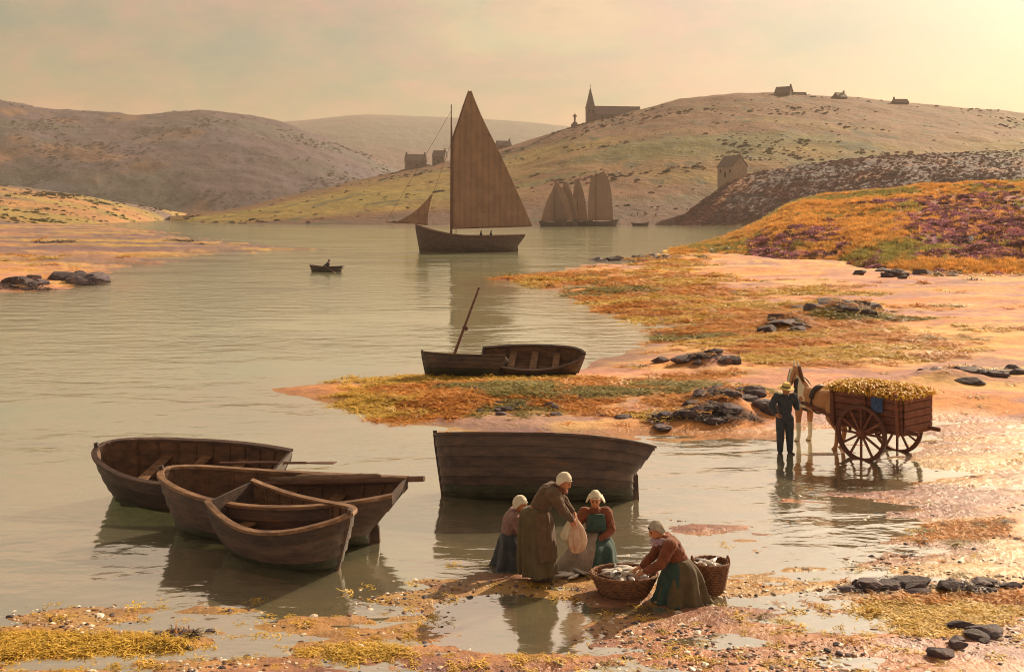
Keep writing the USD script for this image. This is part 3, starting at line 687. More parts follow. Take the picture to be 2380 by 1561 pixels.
def boat(name, label, S, loc, rz, heel=0, trim=0, cat='rowing boat', group=None, out='tar', rail='rail', inner='inner', strakes=6, thwarts=(.3, .52, .74), ribs=9, rudder=True, floor=.24, detail=True):
    T = thing(name, label, cat, loc, rz, group, rx=heel, ry=trim)
    nt = np.concatenate([np.linspace(0, .9, 26), np.linspace(.92, 1, 9)])
    q = np.linspace(0, 1, 15)
    Po, Pi = hull_surface(S, nt, q, -.004), hull_surface(S, nt, q, -.035)
    shell = strip(Po, Pi)
    # stern board closes the end
    st0 = hull_surface(S, [0.0, .012], q)
    e = st0[0]
    prof = np.vstack([e, e[::-1] * [1, -1, 1]])
    mid = prof.copy(); mid[:, 1] = 0
    ring = len(prof)
    c0 = np.array([prof[:, 0].mean(), 0, S['D'] * .6])
    tv, tf = [], []
    for k in range(len(e) - 1):
        a, b_ = e[k], e[k + 1]
        i = len(tv)
        tv += [a, b_, b_ * [1, -1, 1], a * [1, -1, 1], a + [.045, 0, 0], b_ + [.045, 0, 0], b_ * [1, -1, 1] + [.045, 0, 0], a * [1, -1, 1] + [.045, 0, 0]]
        tf += [(i, i + 1, i + 2), (i, i + 2, i + 3), (i + 4, i + 6, i + 5), (i + 4, i + 7, i + 6)]
        if k == len(e) - 2:
            tf += [(i + 1, i + 5, i + 6), (i + 1, i + 6, i + 2)]
    h = obj('hull', [shell, mirror(shell)], W[inner if detail else out], T, smooth=40)
    obj('transom', trimesh.Trimesh(np.array(tv), np.array(tf), process=False), W[out], T)
    if detail:
        qe = np.linspace(.06, 1, strakes + 1)
        for k in range(strakes):
            qq = np.linspace(qe[k] - .015, qe[k + 1], 4)
            A = hull_surface(S, nt, qq, .004)
            o_ = hull_surface(S, nt, qq, .034)
            w_ = np.linspace(1, .15, 4)[None, :, None]
            A2 = hull_surface(S, nt, qq, -.002)
            m = strip(A * (1 - w_) + o_ * w_, A2)
            mk = W['slime'] if k < strakes * .34 else W[out]
            obj('strake', m, mk, h, smooth=35)
            obj('strake', mirror(m), mk, h, smooth=35)
    # rails
    g = hull_surface(S, nt, [.995, 1.0])[:, 1]
    for s in (1, -1):
        pts = g * [1, s, 1]
        r0 = S.get('railr', .032)
        V, nn = [], len(pts)
        tdir = np.gradient(pts, axis=0); tdir[:, 2] = 0
        tdir /= np.linalg.norm(tdir, axis=1)[:, None]
        side = np.stack([-tdir[:, 1], tdir[:, 0], 0 * tdir[:, 0]], 1)
        prof_ = [(-1.5, .55), (1.3, .55), (1.5, .2), (1.5, -.9), (-1.5, -.9)]
        rows = np.stack([pts + side * (a * r0) + np.array([0, 0, b_ * r0 + .012]) for a, b_ in prof_], 1)
        k = len(prof_)
        f = []
        for i in range(nn - 1):
            for j in range(k):
                l = (j + 1) % k
                f += [(i * k + j, i * k + l, (i + 1) * k + l), (i * k + j, (i + 1) * k + l, (i + 1) * k + j)]
        f += [(0, j + 1, j) for j in range(1, k - 1)] + [((nn - 1) * k, (nn - 1) * k + j, (nn - 1) * k + j + 1) for j in range(1, k - 1)]
        m = trimesh.Trimesh(rows.reshape(-1, 3), np.array(f), process=False)
        trimesh.repair.fix_normals(m)
        obj('gunwale', m, W[rail], T)
    # stem and keel
    stem = hull_surface(S, [1.0], np.linspace(0, 1, 10))[0]
    stem[:, 1] = 0
    stem[-1, 2] += .09
    obj('stem', tube(stem + [.015, 0, 0], .042, 6), W[out], T)
    k0 = hull_surface(S, nt, [0.0])[:, 0]
    k0[:, 1] = 0
    obj('keel', [bar(a - [0, 0, .04], b_ - [0, 0, .04], .06, .12) for a, b_ in zip(k0[:-1:4], list(k0[4::4]) + [])], W[out], T)
    if rudder:
        xs = hull_surface(S, [0.0], [0.02])[0, 0, 0]
        zt = S['D'] * S.get('rud', .62)
        rp = shapely.Polygon([(xs + .12, -.12), (xs - .14, -.12), (xs - .12, zt * .7), (xs - .03, zt), (xs + .14, zt)])
        m = trimesh.creation.extrude_polygon(rp, .05, engine='earcut')
        m.apply_transform(np.array([[1, 0, 0, 0], [0, 0, 1, -.025], [0, 1, 0, 0], [0, 0, 0, 1.0]]))
        obj('rudder', m, W[out], T)
    if not detail:
        return T
    def half(t_, z_):
        qs = np.linspace(0, 1, 60)
        c = hull_surface(S, [t_ - .01, t_, t_ + .01], qs, -.03)[1]
        i = int(np.argmin(abs(c[:, 2] - z_)))
        return c[i]
    for t_ in thwarts:
        zt = S['D'] * .70
        hb = half(t_, zt)
        obj('thwart', rbox((.21, 2 * hb[1] + .01, .036), (hb[0], 0, zt), .008), W['rail'], T)
    for k in range(ribs):
        t_ = .1 + .78 * k / (ribs - 1)
        c = hull_surface(S, [t_ - .01, t_, t_ + .01], np.linspace(.25, .97, 12), -.045)[1]
        for s in (1, -1):
            cc = c * [1, s, 1]
            obj('rib', tube(cc, .02, 5), W[inner], T)
    # bottom boards
    fl = []
    ts = np.linspace(.08, .9, 16)
    hb = np.array([half(t_, floor) for t_ in ts])
    n_b = 6
    for k in range(n_b):
        lo, hi = -1 + 2 * k / n_b + .02, -1 + 2 * (k + 1) / n_b - .02
        a = np.stack([hb[:, 0], hb[:, 1] * lo, 0 * hb[:, 0] + floor], 1)
        b_ = np.stack([hb[:, 0], hb[:, 1] * hi, 0 * hb[:, 0] + floor], 1)
        G = np.stack([a, b_], 1)
        obj('floor_board', strip(G, G - [0, 0, .02]), W[inner], T)
    return T

def oar(name, label, a, b, blade=.5, group=None, r=.024):
    a, b = np.asarray(a, float), np.asarray(b, float)
    L = np.linalg.norm(b - a)
    x = (b - a) / L
    yaw, pitch = math.degrees(math.atan2(x[1], x[0])), -math.degrees(math.asin(x[2]))
    t = thing(name, label, 'oar', a, yaw, group, ry=pitch)
    obj('shaft', tube([(s * (L - blade), 0, 0) for s in np.linspace(0, 1, 5)], [r * .8, r, r * 1.1, r, r * .9], 8), W['spar'], t)
    pg = shapely.Polygon([(L - blade - .02, -.02), (L - blade * .55, -.065), (L, -.07), (L, .07), (L - blade * .55, .065), (L - blade - .02, .02)])
    m = trimesh.creation.extrude_polygon(pg, .02, engine='earcut')
    m.apply_translation((0, 0, -.01))
    obj('blade', m, W['spar'], t)
    return t

def place(S, loc, rz, heel, p, trim=0):
    "a point p of a boat's own space in the world"
    R = trimesh.transformations
    M = R.rotation_matrix(math.radians(rz), (0, 0, 1)) @ R.rotation_matrix(math.radians(trim), (0, 1, 0)) @ R.rotation_matrix(math.radians(heel), (1, 0, 0))
    return M[:3, :3] @ np.asarray(p, float) + np.asarray(loc, float)

GB = 'three beached boats lying together in the shallows'
# back left boat: bow to the left, heeled towards us
S1 = dict(L=3.55, B=1.62, D=.86, ws=.5, sb=.22, ss=.12, over=.09, full=.7)
L1, R1, K1 = (-5.68, 19.75, -.10), 167, -15
boat('rowing_boat', 'dark open boat with plank seats, farthest back of the three at left', S1, L1, R1, K1, out='tar', rail='darkrail', cat='boat')
oar('oar', 'oar with its blade sticking out over the stern of the farthest left boat', place(S1, L1, R1, K1, (-.5, -.15, .80)), place(S1, L1, R1, K1, (-2.75, -.05, .98)), .55)
# middle left boat
S2 = dict(L=4.0, B=1.55, D=.86, ws=.5, sb=.24, ss=.18, over=.12, full=.7)
L2, R2, K2 = (-3.68, 17.6, -.10), 168, -6
boat('rowing_boat', 'long dark boat between the two others at left, a spar laid along it', S2, L2, R2, K2, out='tar2', rail='rail', cat='boat')
s0, s1 = at(598, 1122, 18.4), at(986, 1112, 17.4)
sp = thing('spar', 'long round spar lying along the middle left boat and past its stern', 'spar', s0, math.degrees(math.atan2(s1[1] - s0[1], s1[0] - s0[0])), ry=-math.degrees(math.asin((s1[2] - s0[2]) / np.linalg.norm(s1 - s0))))
LL = np.linalg.norm(s1 - s0)
obj('pole', tube([(x, 0, 0) for x in np.linspace(-.3, LL, 7)], [.035, .042, .05, .055, .055, .05, .045], 10), W['spar'], sp)
obj('rolled_sail', tube([(x, .02 * math.sin(x * 9), .055 + .01 * math.sin(x * 7)) for x in np.linspace(.2, LL - .75, 26)], [.02 + .045 * math.sin(math.pi * (k + .4) / 26) ** .5 + .006 * math.sin(k * 1.9) for k in range(26)], 9), W['sail'], sp, smooth=True)
# front dinghy, bow to the right and towards us
S3 = dict(L=2.35, B=1.28, D=.74, ws=.72, sb=.30, ss=.30, over=.03, brake=.26, full=.66, bowp=2.2, tm=.46)
L3, R3, K3 = (-3.30, 16.45, -.08), -33, 8
boat('rowing_boat', 'small broad dinghy with worn pale rail, nearest of the three at left', S3, L3, R3, K3, out='tar2', rail='rail', thwarts=(.16,), rudder=False, cat='boat')
# big boat in the middle
S4 = dict(L=4.15, B=1.75, D=1.12, ws=.30, sb=.03, ss=-.13, over=.13, full=.7, brake=.1)
L4, R4, K4 = (.63, 19.95, -.08), 176, 17
boat('rowing_boat', 'large dark boat beached broadside behind the women', S4, L4, R4, K4, out='tar2', rail='darkrail', strakes=8, cat='boat')
# two boats on the spit
S5 = dict(L=2.6, B=1.15, D=.56, ws=.5, sb=.3, ss=.12, over=.08)
c5 = gp(1078, 872, .18)
L5, R5, K5 = (c5[0], c5[1], .12), 172, 20
boat('mast_boat', 'dark boat with a leaning mast drawn up on the weedy spit', S5, L5, R5, K5, out='tar', rail='darkrail', ribs=5, cat='boat')
m0, m1 = at(1048, 845, 35.1), at(1114, 667, 35.3)
mst = thing('mast', 'bare slanting mast stepped in the dark boat on the spit', 'mast', m0, 0, ry=math.degrees(math.atan2(m1[0] - m0[0], m1[2] - m0[2])))
LM = np.linalg.norm(m1 - m0)
obj('pole', tube([(0, 0, z) for z in np.linspace(-.2, LM, 6)], [.055, .052, .05, .045, .04, .036], 10), W['spar'], mst)
obj('block', rbox((.09, .06, .13), (.085, 0, LM * .47), .02), W['iron'], mst)
obj('mast_band', tube([(0, 0, LM * .47 - .03), (0, 0, LM * .47 + .03)], .06, 10), W['iron'], mst)
S6 = dict(L=3.15, B=1.35, D=.52, ws=.55, sb=.3, ss=.15, over=.05)
c6 = gp(1238, 868, .2)
L6, R6, K6 = (c6[0], c6[1] + .3, .22), -8, 27
boat('rowing_boat', 'open boat tilted towards us on the spit, right of the leaning mast', S6, L6, R6, K6, out='tar', rail='darkrail', ribs=7, cat='boat')

# ------------------------------------------------------------------ the boat under sail
def cloth(rows, nu=16, nv=22, belly=.0, axis=(0, 1, 0)):
    "sail between a left edge and a right edge (lists of points from foot to head), with some belly; two sided thin slab"
    from scipy.interpolate import PchipInterpolator
    A, B = [np.array(e, float) for e in rows]
    s = np.linspace(0, 1, nv)
    A = PchipInterpolator(np.linspace(0, 1, len(A)), A)(s)
    B = PchipInterpolator(np.linspace(0, 1, len(B)), B)(s)
    t = np.linspace(0, 1, nu)
    G = A[:, None] * (1 - t)[None, :, None] + B[:, None] * t[None, :, None]
    w = np.linalg.norm(B - A, axis=1)[:, None]
    G = G + (np.sin(np.pi * t ** .8)[None] * belly * w)[..., None] * np.array(axis) + (.012 * w * np.sin(t * 23 + s[:, None] * 3) * np.sin(np.pi * t))[..., None] * np.array(axis)
    return strip(G, G + np.array(axis) * .03)

o = gp(1095, 584)                      # middle of the waterline of the lugger
k = F / o[1]
X = lambda u: (u - CX) / k - o[0]
Z = lambda v: H - (v - HY) / k
SL = dict(L=13.9, B=4.0, D=2.35, ws=.45, sb=.62, ss=.05, over=.075, brake=.06, full=.62, rud=.5, railr=.07, tm=.5)
T = boat('sailing_boat', 'fishing boat under one tall brown sail in the middle of the inlet', SL, (o[0], o[1], -.35), 178, 0, out='tar2', rail='spar', detail=False, cat='sailing boat')
T.GetAttribute('xformOp:rotateZ').Set(180.0)
xs = lambda u: -X(u)                   # the boat points left, so its own x runs to the left
zz = lambda v: Z(v) + .35
obj('deck', strip(np.stack([hull_surface(SL, np.linspace(.02, .97, 20), [.9])[:, 0], hull_surface(SL, np.linspace(.02, .97, 20), [.9])[:, 0] * [1, -1, 1]], 1), np.stack([hull_surface(SL, np.linspace(.02, .97, 20), [.9])[:, 0], hull_surface(SL, np.linspace(.02, .97, 20), [.9])[:, 0] * [1, -1, 1]], 1) - [0, 0, .06]), W['inner'], T)
obj('mast', tube([(xs(1049), 0, z_) for z_ in np.linspace(1.2, zz(243), 7)], [.17, .17, .16, .15, .13, .1, .06], 10), W['spar'], T)
obj('gaff', tube([(xs(1051 + 38 * s), -.12, zz(330 - 120 * s)) for s in np.linspace(0, 1, 6)], [.09, .1, .1, .09, .07, .05], 8), W['spar'], T)
obj('boom', tube([(xs(1050 + 186 * s), -.12, zz(531 - 6 * s)) for s in np.linspace(0, 1, 6)], .09, 8), W['spar'], T)
luff = [(xs(1050), -.12, zz(529)), (xs(1049), -.12, zz(440)), (xs(1050), -.12, zz(335)), (xs(1066), -.12, zz(275)), (xs(1087), -.12, zz(213))]
leech = [(xs(1237), -.12, zz(524)), (xs(1205), -.12, zz(452)), (xs(1160), -.12, zz(352)), (xs(1122), -.12, zz(275)), (xs(1096), -.12, zz(211))]
obj('main_sail', cloth((luff, leech), 20, 30, .05, (0, 1, 0)), W['sail'], T, smooth=40)
obj('bowsprit', tube([(xs(985), 0, zz(519)), (xs(940), 0, zz(517.5)), (xs(897), 0, zz(516))], [.12, .1, .06], 8), W['spar'], T)
obj('jib', cloth(([(xs(922), .1, zz(515)), (xs(958), .1, zz(496)), (xs(982), .1, zz(475)), (xs(1002), .1, zz(452))], [(xs(994), .1, zz(524)), (xs(995), .1, zz(502)), (xs(999), .1, zz(478)), (xs(1005), .1, zz(452))]), 10, 14, .05, (0, 1, 0)), W['sail'], T, smooth=40)
for a, b_ in (((xs(897), 0, zz(516)), (xs(1049), 0, zz(258))), ((xs(1049), 0, zz(255)), (xs(1060), 1.6, 2.5)), ((xs(1049), 0, zz(255)), (xs(1060), -1.6, 2.5)), ((xs(1003), .1, zz(461)), (xs(1049), 0, zz(330)))):
    obj('rigging_rope', tube([a, (np.array(a) + b_) / 2 - [0, 0, .05], b_], .022, 5), W['rope'], T)
for kk in range(4):
    sv = .16 + .11 * kk
    a = np.array(luff[0]) * (1 - sv * .9) + np.array(luff[1]) * sv * .9
    for q_ in range(1, 7):
        uu = 1050 + (1236 - 1050 - 44 * sv * 1.1) * q_ / 7.2
        vv = 527 - 88 * sv * 1.05
        obj('reef_point', tube([(xs(uu), -.22, zz(vv)), (xs(uu), -.24, zz(vv + 4.5))], .025, 4), W['rope'], T)

# moored fleet at the far shore
def far_boat(label, ub, vb, half_u, sails, d=None, group='boats moored together with sails up below the hill'):
    o = gp(ub, vb)
    kk = F / o[1]
    Ls = 2 * half_u / kk
    Sf = dict(L=Ls, B=Ls * .3, D=1.9, ws=.5, sb=.5, ss=.2, over=.06, full=.6, rud=.3, railr=.06)
    T = boat('moored_boat', label, Sf, (o[0], o[1], -.4), 0, 0, out='tar', rail='darkrail', detail=False, cat='sailing boat', group=group)
    for (um, pts) in sails:
        xx = lambda u: (u - ub) / kk
        zt = lambda v: H - (v - HY) / kk + .4
        top = min(p_[1] for e in pts for p_ in e)
        obj('mast', tube([(xx(um), 0, .8), (xx(um), 0, zt(top) + .4)], [.16, .08], 6), W['spar'], T)
        obj('sail', cloth(([(xx(a), -.1, zt(b_)) for a, b_ in pts[0]], [(xx(a), -.1, zt(b_)) for a, b_ in pts[1]]), 8, 14, .03, (0, 1, 0)), W['farsail'], T, smooth=40)
        (a1, b1_), (a2, b2_) = pts[0][-1], pts[1][-1]
        obj('yard', tube([(xx(a1) - .5, -.1, zt(b1_) - .3), (xx(a2) + .4, -.1, zt(b2_) + .35)], .1, 6), W['spar'], T)
        obj('rigging_rope', tube([(xx(um), 0, zt(top)), (Ls * .48, 0, 2.4)], .03, 4), W['rope'], T)
far_boat('moored boat with a pointed slanting sail, leftmost of the moored fleet', 1284, 526.0, 32, [(1290, (((1257, 514), (1270, 470), (1284, 440), (1290, 424)), ((1332, 514), (1325, 480), (1312, 447), (1294, 424))))])
far_boat('moored boat with a narrow peaked sail, second from left in the fleet', 1318, 525.6, 26, [(1312, (((1300, 514), (1302, 480), (1304, 450), (1311, 424)), ((1345, 514), (1340, 480), (1330, 450), (1318, 424))))])
far_boat('moored boat with a narrow tall sail beside the broad sail of the fleet', 1352, 525.2, 26, [(1342, (((1330, 514), (1330, 480), (1332, 450), (1338, 418)), ((1366, 514), (1362, 480), (1357, 450), (1346, 418))))])
far_boat('moored boat with a broad round topped sail, rightmost of the fleet', 1396, 525.4, 40, [(1385, (((1366, 512), (1367, 470), (1369, 440), (1374, 413)), ((1425, 512), (1423, 470), (1418, 430), (1404, 399))))])
o = gp(1487, 525)
boat('skiff', 'small dark skiff without sail lying right of the moored fleet', dict(L=6.2, B=1.9, D=1.1, ws=.5, sb=.4, ss=.2), (o[0], o[1], -.2), 0, 0, out='tar', rail='darkrail', detail=False, cat='boat')
for i, (u, v0, lab) in enumerate(((1468, 498, 'mooring post nearest the fleet'), (1482, 494, 'tall mooring post above the left end of the dark skiff'), (1499, 492, 'tall mooring post above the middle of the dark skiff'), (1524, 497, 'mooring post right of the dark skiff'))):
    pz = gp(u, 522.5)
    t = thing('mooring_post', lab, 'post', (pz[0], pz[1], -1))
    hgt = H - (v0 - HY) / F * pz[1] + 1
    obj('post', tube([(0, 0, 0), (.05, 0, hgt)], [.22, .16], 8), W['spar'], t)
    obj('post_cap', tube([(.05, 0, hgt - .25), (.05, 0, hgt + .05)], [.26, .22], 8), W['iron'], t)
# ------------------------------------------------------------------ people
def frame_of(f, up=(0, 0, 1)):
    f = np.asarray(f, float); f = f / np.linalg.norm(f)
    l = np.cross(up, f); l /= np.linalg.norm(l)
    return f, l, np.cross(f, l)

def head_solid(c, f, up=(0, 0, 1), s=1.0):
    m = trimesh.creation.icosphere(4)
    v = m.vertices.copy()
    x, y, z_ = v.T
    g = lambda yy, zz_, sy, sz: np.exp(-((y - yy) / sy) ** 2 - ((z_ - zz_) / sz) ** 2) * (x > 0)
    sy = .074 * (1 - .24 * np.clip(-z_, 0, 1) ** 1.5 * (x > -.2))
    vx = x * .094 + .022 * g(0, -.16, .13, .17) + .008 * g(0, .10, .12, .3) + .008 * g(0, -.82, .28, .2) - .011 * g(.36, .06, .17, .13) - .011 * g(-.36, .06, .17, .13) + .006 * g(0, -.50, .24, .1) - .004 * g(0, -.42, .3, .04)
    V = np.stack([vx, y * sy, z_ * .118], 1) * s
    f, l, u = frame_of(f, up)
    M = np.stack([f, l, u], 0)
    m = trimesh.Trimesh(V @ M + c, m.faces, process=False)
    parts = [solid(m)]
    for sg in (-1, 1):
        e = c + (l * sg * .072 - f * .005 - u * .005) * s
        parts.append(m3.Manifold.batch_hull([ball(e + u * .022, .011, 8), ball(e - u * .022 + f * .004, .009, 8), ball(e - f * .014 + u * .01 + l * sg * .008, .009, 8)]))
    return parts

def hand(wrist, d, palm, side=1, curl=.5, s=1.0, spread=.18):
    "palm and five fingers; d points from the wrist to the knuckles, palm is the way the palm faces"
    d, l, n = frame_of(d, palm)           # n close to palm direction
    P = lambda a, b, c_: wrist + (d * a + l * b * side + n * c_) * s
    parts = [m3.Manifold.batch_hull([ball(P(.0, .018, 0), .017 * s, 8), ball(P(.0, -.018, 0), .017 * s, 8), ball(P(.082, .033, 0), .013 * s, 8), ball(P(.078, -.032, 0), .012 * s, 8)])]
    for k, (b, L) in enumerate(((.031, .070), (.011, .079), (-.010, .073), (-.030, .058))):
        pts, a, pos = [], .0, np.array([.082, b, 0.0])
        pts.append((*P(*pos), .0092 * s))
        for j, (fr, cu) in enumerate(((.46, .55), (.30, .9), (.24, .7))):
            a += cu * curl
            pos = pos + L * fr * np.array([math.cos(a), (b * spread * 8) * .35 * (j == 0), math.sin(a)])
            pts.append((*P(*pos), (.0088 - .001 * j) * s))
        parts += bones(pts, 7)
    parts += bones([(*P(.02, .028, .004), .0125 * s), (*P(.050, .055, .016), .0105 * s), (*P(.078, .058, .026 + .02 * curl), .0095 * s), (*P(.100, .050, .032 + .03 * curl), .0082 * s)], 7)
    return parts

def person(name, label, loc, J, mats, group=None):
    """J: joints in the person's own space. One continuous body, clothes as parts over it."""
    t = thing(name, label, 'person', loc, 0, group)
    A = lambda k: np.asarray(J[k], float)
    parts = []
    tor = [(*A('pelvis'), .125), (*((A('pelvis') + A('chest')) / 2), .105), (*A('chest'), .125), (*A('neck'), .055)]
    parts += bones(tor)
    parts += bones([(*A('neck'), .052), (*(A('head') - .05 * A('up')), .05)])
    for s in 'LR':
        parts += bones([(*A('chest'), .10), (*A('sh' + s), .062), (*A('el' + s), .043), (*A('wr' + s), .029)])
        if 'kn' + s in J:
            parts += bones([(*A('pelvis'), .11), (*A('hip' + s), .09), (*A('kn' + s), .062), (*A('an' + s), .04)])
            parts += bones([(*A('an' + s), .045), (*(A('an' + s) * [1, 1, 0] + [0, 0, .03]), .04), (*A('toe' + s), .032)])
    body = [solid(fuse(parts, .03, 8))] + head_solid(A('head'), A('face'), A('up'))
    for s, sd in (('L', 1), ('R', -1)):
        body += hand(A('wr' + s), A('hd' + s), A('pl' + s), sd, J.get('curl', .6))
    obj('body', tm(m3.Manifold.batch_boolean(body, m3.OpType.Add)), W['skin'], t, smooth=50)
    f, l, u = frame_of(A('face'), A('up'))
    for sg in (-1, 1):
        obj('eye', tm(ball(A('head') + f * .082 + l * sg * .028 + u * .008, .0095, 12)), W['eye'], t, smooth=True)
        obj('eyebrow', tube([A('head') + f * .089 + l * sg * .014 + u * .027, A('head') + f * .087 + l * sg * .031 + u * .031, A('head') + f * .078 + l * sg * .044 + u * .026], .003, 5), W['hair'], t)
    obj('mouth', tube([A('head') + f * .081 + l * .022 - u * .052, A('head') + f * .094 - u * .051, A('head') + f * .081 - l * .022 - u * .052], [.002, .004, .002], 6), W['lip'], t)
    return t, A, (f, l, u)

def bodice(t, A, mat, sleeves=1.0, grow=.022, cuff=None):
    parts = bones([(*((A('pelvis') * .55 + A('chest') * .45)), .125 + grow), (*A('chest'), .135 + grow), (*(A('neck') - .02 * A('up')), .058 + grow * .6)])
    for s in 'LR':
        w = A('el' + s) * (1 - sleeves) + A('wr' + s) * sleeves
        parts += bones([(*A('chest'), .12 + grow), (*A('sh' + s), .070 + grow), (*A('el' + s), .052 + grow), (*w, .036 + grow * .7)])
    m = fuse(parts, .018, 10)
    n = fbm(m.vertices / .055, 4, 9) - .5
    n2 = abs(fbm(m.vertices * [14, 14, 7] + 3, 3, 19) - .5)
    m.vertices += m.vertex_normals * (n * .030 - .05 * np.maximum(.10 - n2, 0) * 2)[:, None]
    return obj('bodice', m, mat, t, smooth=True)

def cap(t, A, fr, mat, tall=1.0, flap=True, name='cap', wing=0.0):
    f, l, u = fr
    h = A('head')
    m = trimesh.creation.icosphere(4)
    v = m.vertices
    V = np.stack([v[:, 0] * .108 - .014, v[:, 1] * .095, v[:, 2] * .112 * tall + .020], 1)
    V *= 1 + .10 * (fbm(v * 3.1, 4, 3) - .5)[:, None]
    keep = V[:, 2] > (.018 + .75 * (V[:, 0] - .03)) * 1.0
    lowz = np.minimum(.052 * 0 + .55 * (V[:, 0]) + .022, .075)
    V[:, 2] = np.where(V[:, 2] < lowz, lowz + (V[:, 2] - lowz) * .12, V[:, 2])
    V[:, 2] = np.where(V[:, 0] < -.03, np.maximum(V[:, 2], -.075), V[:, 2])
    M = np.stack([f, l, u], 0)
    o_ = obj(name, trimesh.Trimesh(V @ M + h, m.faces, process=False), mat, t, smooth=True)
    hs_ = [tube([h + f * .078 + l * sg * .004 + u * .082, h + f * .070 + l * sg * .034 + u * .072, h + f * .030 + l * sg * .070 + u * .035], [.008, .009, .006], 6) for sg in (-1, 1)]
    obj('hair', hs_, W['hair'], t, smooth=True)
    if flap:
        for sg in (-1, 1):
            a = h + l * sg * .088 + u * .05 + f * .02
            pts = m3.Manifold.batch_hull([ball(a, .014, 8), ball(a - f * .09, .014, 8), ball(a - u * .10 - f * .055 + l * sg * (.015 + wing), .010, 8), ball(a - u * .085 - f * .10 + l * sg * (.01 + wing), .010, 8)])
            obj('cap_flap', tm(pts), mat, o_, smooth=40)
    return o_

def shawl(t, A, mat, name='scarf', drop=.16, r=.035):
    n, u = A('neck'), A('up')
    parts = []
    for k in range(14):
        a0, a1 = k / 14 * 6.283, (k + 1) / 14 * 6.283
        def pt(a):
            return n + np.array([math.cos(a) * .105, math.sin(a) * .092, -.035 + .012 * math.sin(3 * a)])
        parts.append(m3.Manifold.batch_hull([ball(pt(a0), r, 8), ball(pt(a1), r, 8), ball(pt(a0) + [.03 * math.cos(a0), .03 * math.sin(a0), -drop * .35], r * .8, 8)]))
    m = fuse(parts, .02, 6)
    m.vertices += m.vertex_normals * ((fbm(m.vertices / .03, 3, 4) - .5) * .02)[:, None]
    return obj(name, m, mat, t, smooth=True)

def clogs(t, A, keys=('L', 'R'), dirx=(0, -1, 0)):
    for s in keys:
        a, b = A('an' + s) * [1, 1, 0] + [0, 0, .045], A('toe' + s) + [0, 0, .012]
        m = m3.Manifold.batch_hull([ball(a, .052, 10), ball(b, .045, 10), ball(b + (b - a) * .25 + [0, 0, .012], .022, 8)])
        obj('clog', tm(m), W['clog'], t, smooth=40)

def shore_at(u, v, dz=0.0):
    p = gp(u, v)
    return np.array([p[0], p[1], max(ground_z(p[0], p[1]), -.03) + dz])

# woman standing and bending to the right, a bundle hanging from her hand
b = shore_at(1247, 1352)
J = dict(pelvis=(-.02, 0, .93), chest=(.17, 0, 1.20), neck=(.29, -.01, 1.315), head=(.385, -.02, 1.375), up=(.45, 0, .89), face=(.86, -.30, -.42),
         shL=(.22, .16, 1.25), elL=(.38, .20, 1.06), wrL=(.50, .10, .93), hdL=(.4, -.35, -.8), plL=(-.6, -.8, 0),
         shR=(.24, -.17, 1.24), elR=(.36, -.20, 1.02), wrR=(.485, -.10, .88), hdR=(.35, .2, -.9), plR=(-.3, .9, 0),
         hipL=(0, .09, .90), knL=(.0, .09, .48), anL=(-.02, .09, .09), toeL=(.14, .06, .04), hipR=(0, -.09, .90), knR=(.03, -.09, .48), anR=(.02, -.09, .09), toeR=(.18, -.12, .04), curl=1.0)
t, A, fr = person('woman', 'woman in white cap and dark brown dress, bending with a bundle in her hands', b, J, W)
obj('skirt', loft([(.015, 0, 1.02, .155, .145), (-.02, 0, .93, .215, .19), (-.02, 0, .70, .235, .22), (.0, 0, .40, .25, .245), (.02, 0, .10, .27, .275)], fold=.12, nf=9, seed=1), W['olive'], t, smooth=True)
ap = loft([(.05, -.03, .99, .13, .14), (.02, -.02, .90, .20, .19), (.03, -.015, .65, .225, .215), (.055, -.01, .32, .232, .24)], fold=.09, nf=9, seed=1)
obj('apron', ap, W['brown'], t, smooth=True)
bodice(t, A, W['brown'])
shawl(t, A, W['rust'], 'neckerchief', .1, .028)
cap(t, A, fr, W['linen'], 1.08, wing=.015)
clogs(t, A)
bw = b + A('wrL') + [.03, -.03, -.08]
bd = thing('bundle', 'pale pink and white cloth bundle hanging from the bending woman\'s hands', 'bundle', bw)
obj('cloth', loft([(.0, 0, .05, .03, .03), (.005, 0, -.02, .045, .04), (.02, 0, -.14, .105, .08), (.03, 0, -.30, .13, .10), (.035, 0, -.42, .10, .08), (.03, 0, -.49, .04, .04)], fold=.16, nf=7, seed=5, top_fold=.5), W['pink'], bd, smooth=True)
obj('loose_corner', loft([(-.03, -.02, .03, .02, .02), (-.07, -.03, -.08, .05, .035), (-.11, -.04, -.22, .075, .04), (-.12, -.04, -.30, .03, .02)], n=32, levels=16, fold=.2, nf=5, seed=6, top_fold=.5), W['linen'], bd, smooth=True)
obj('knot', tm(ball((0, 0, .05), .035, 12)), W['pink'], bd, smooth=True)

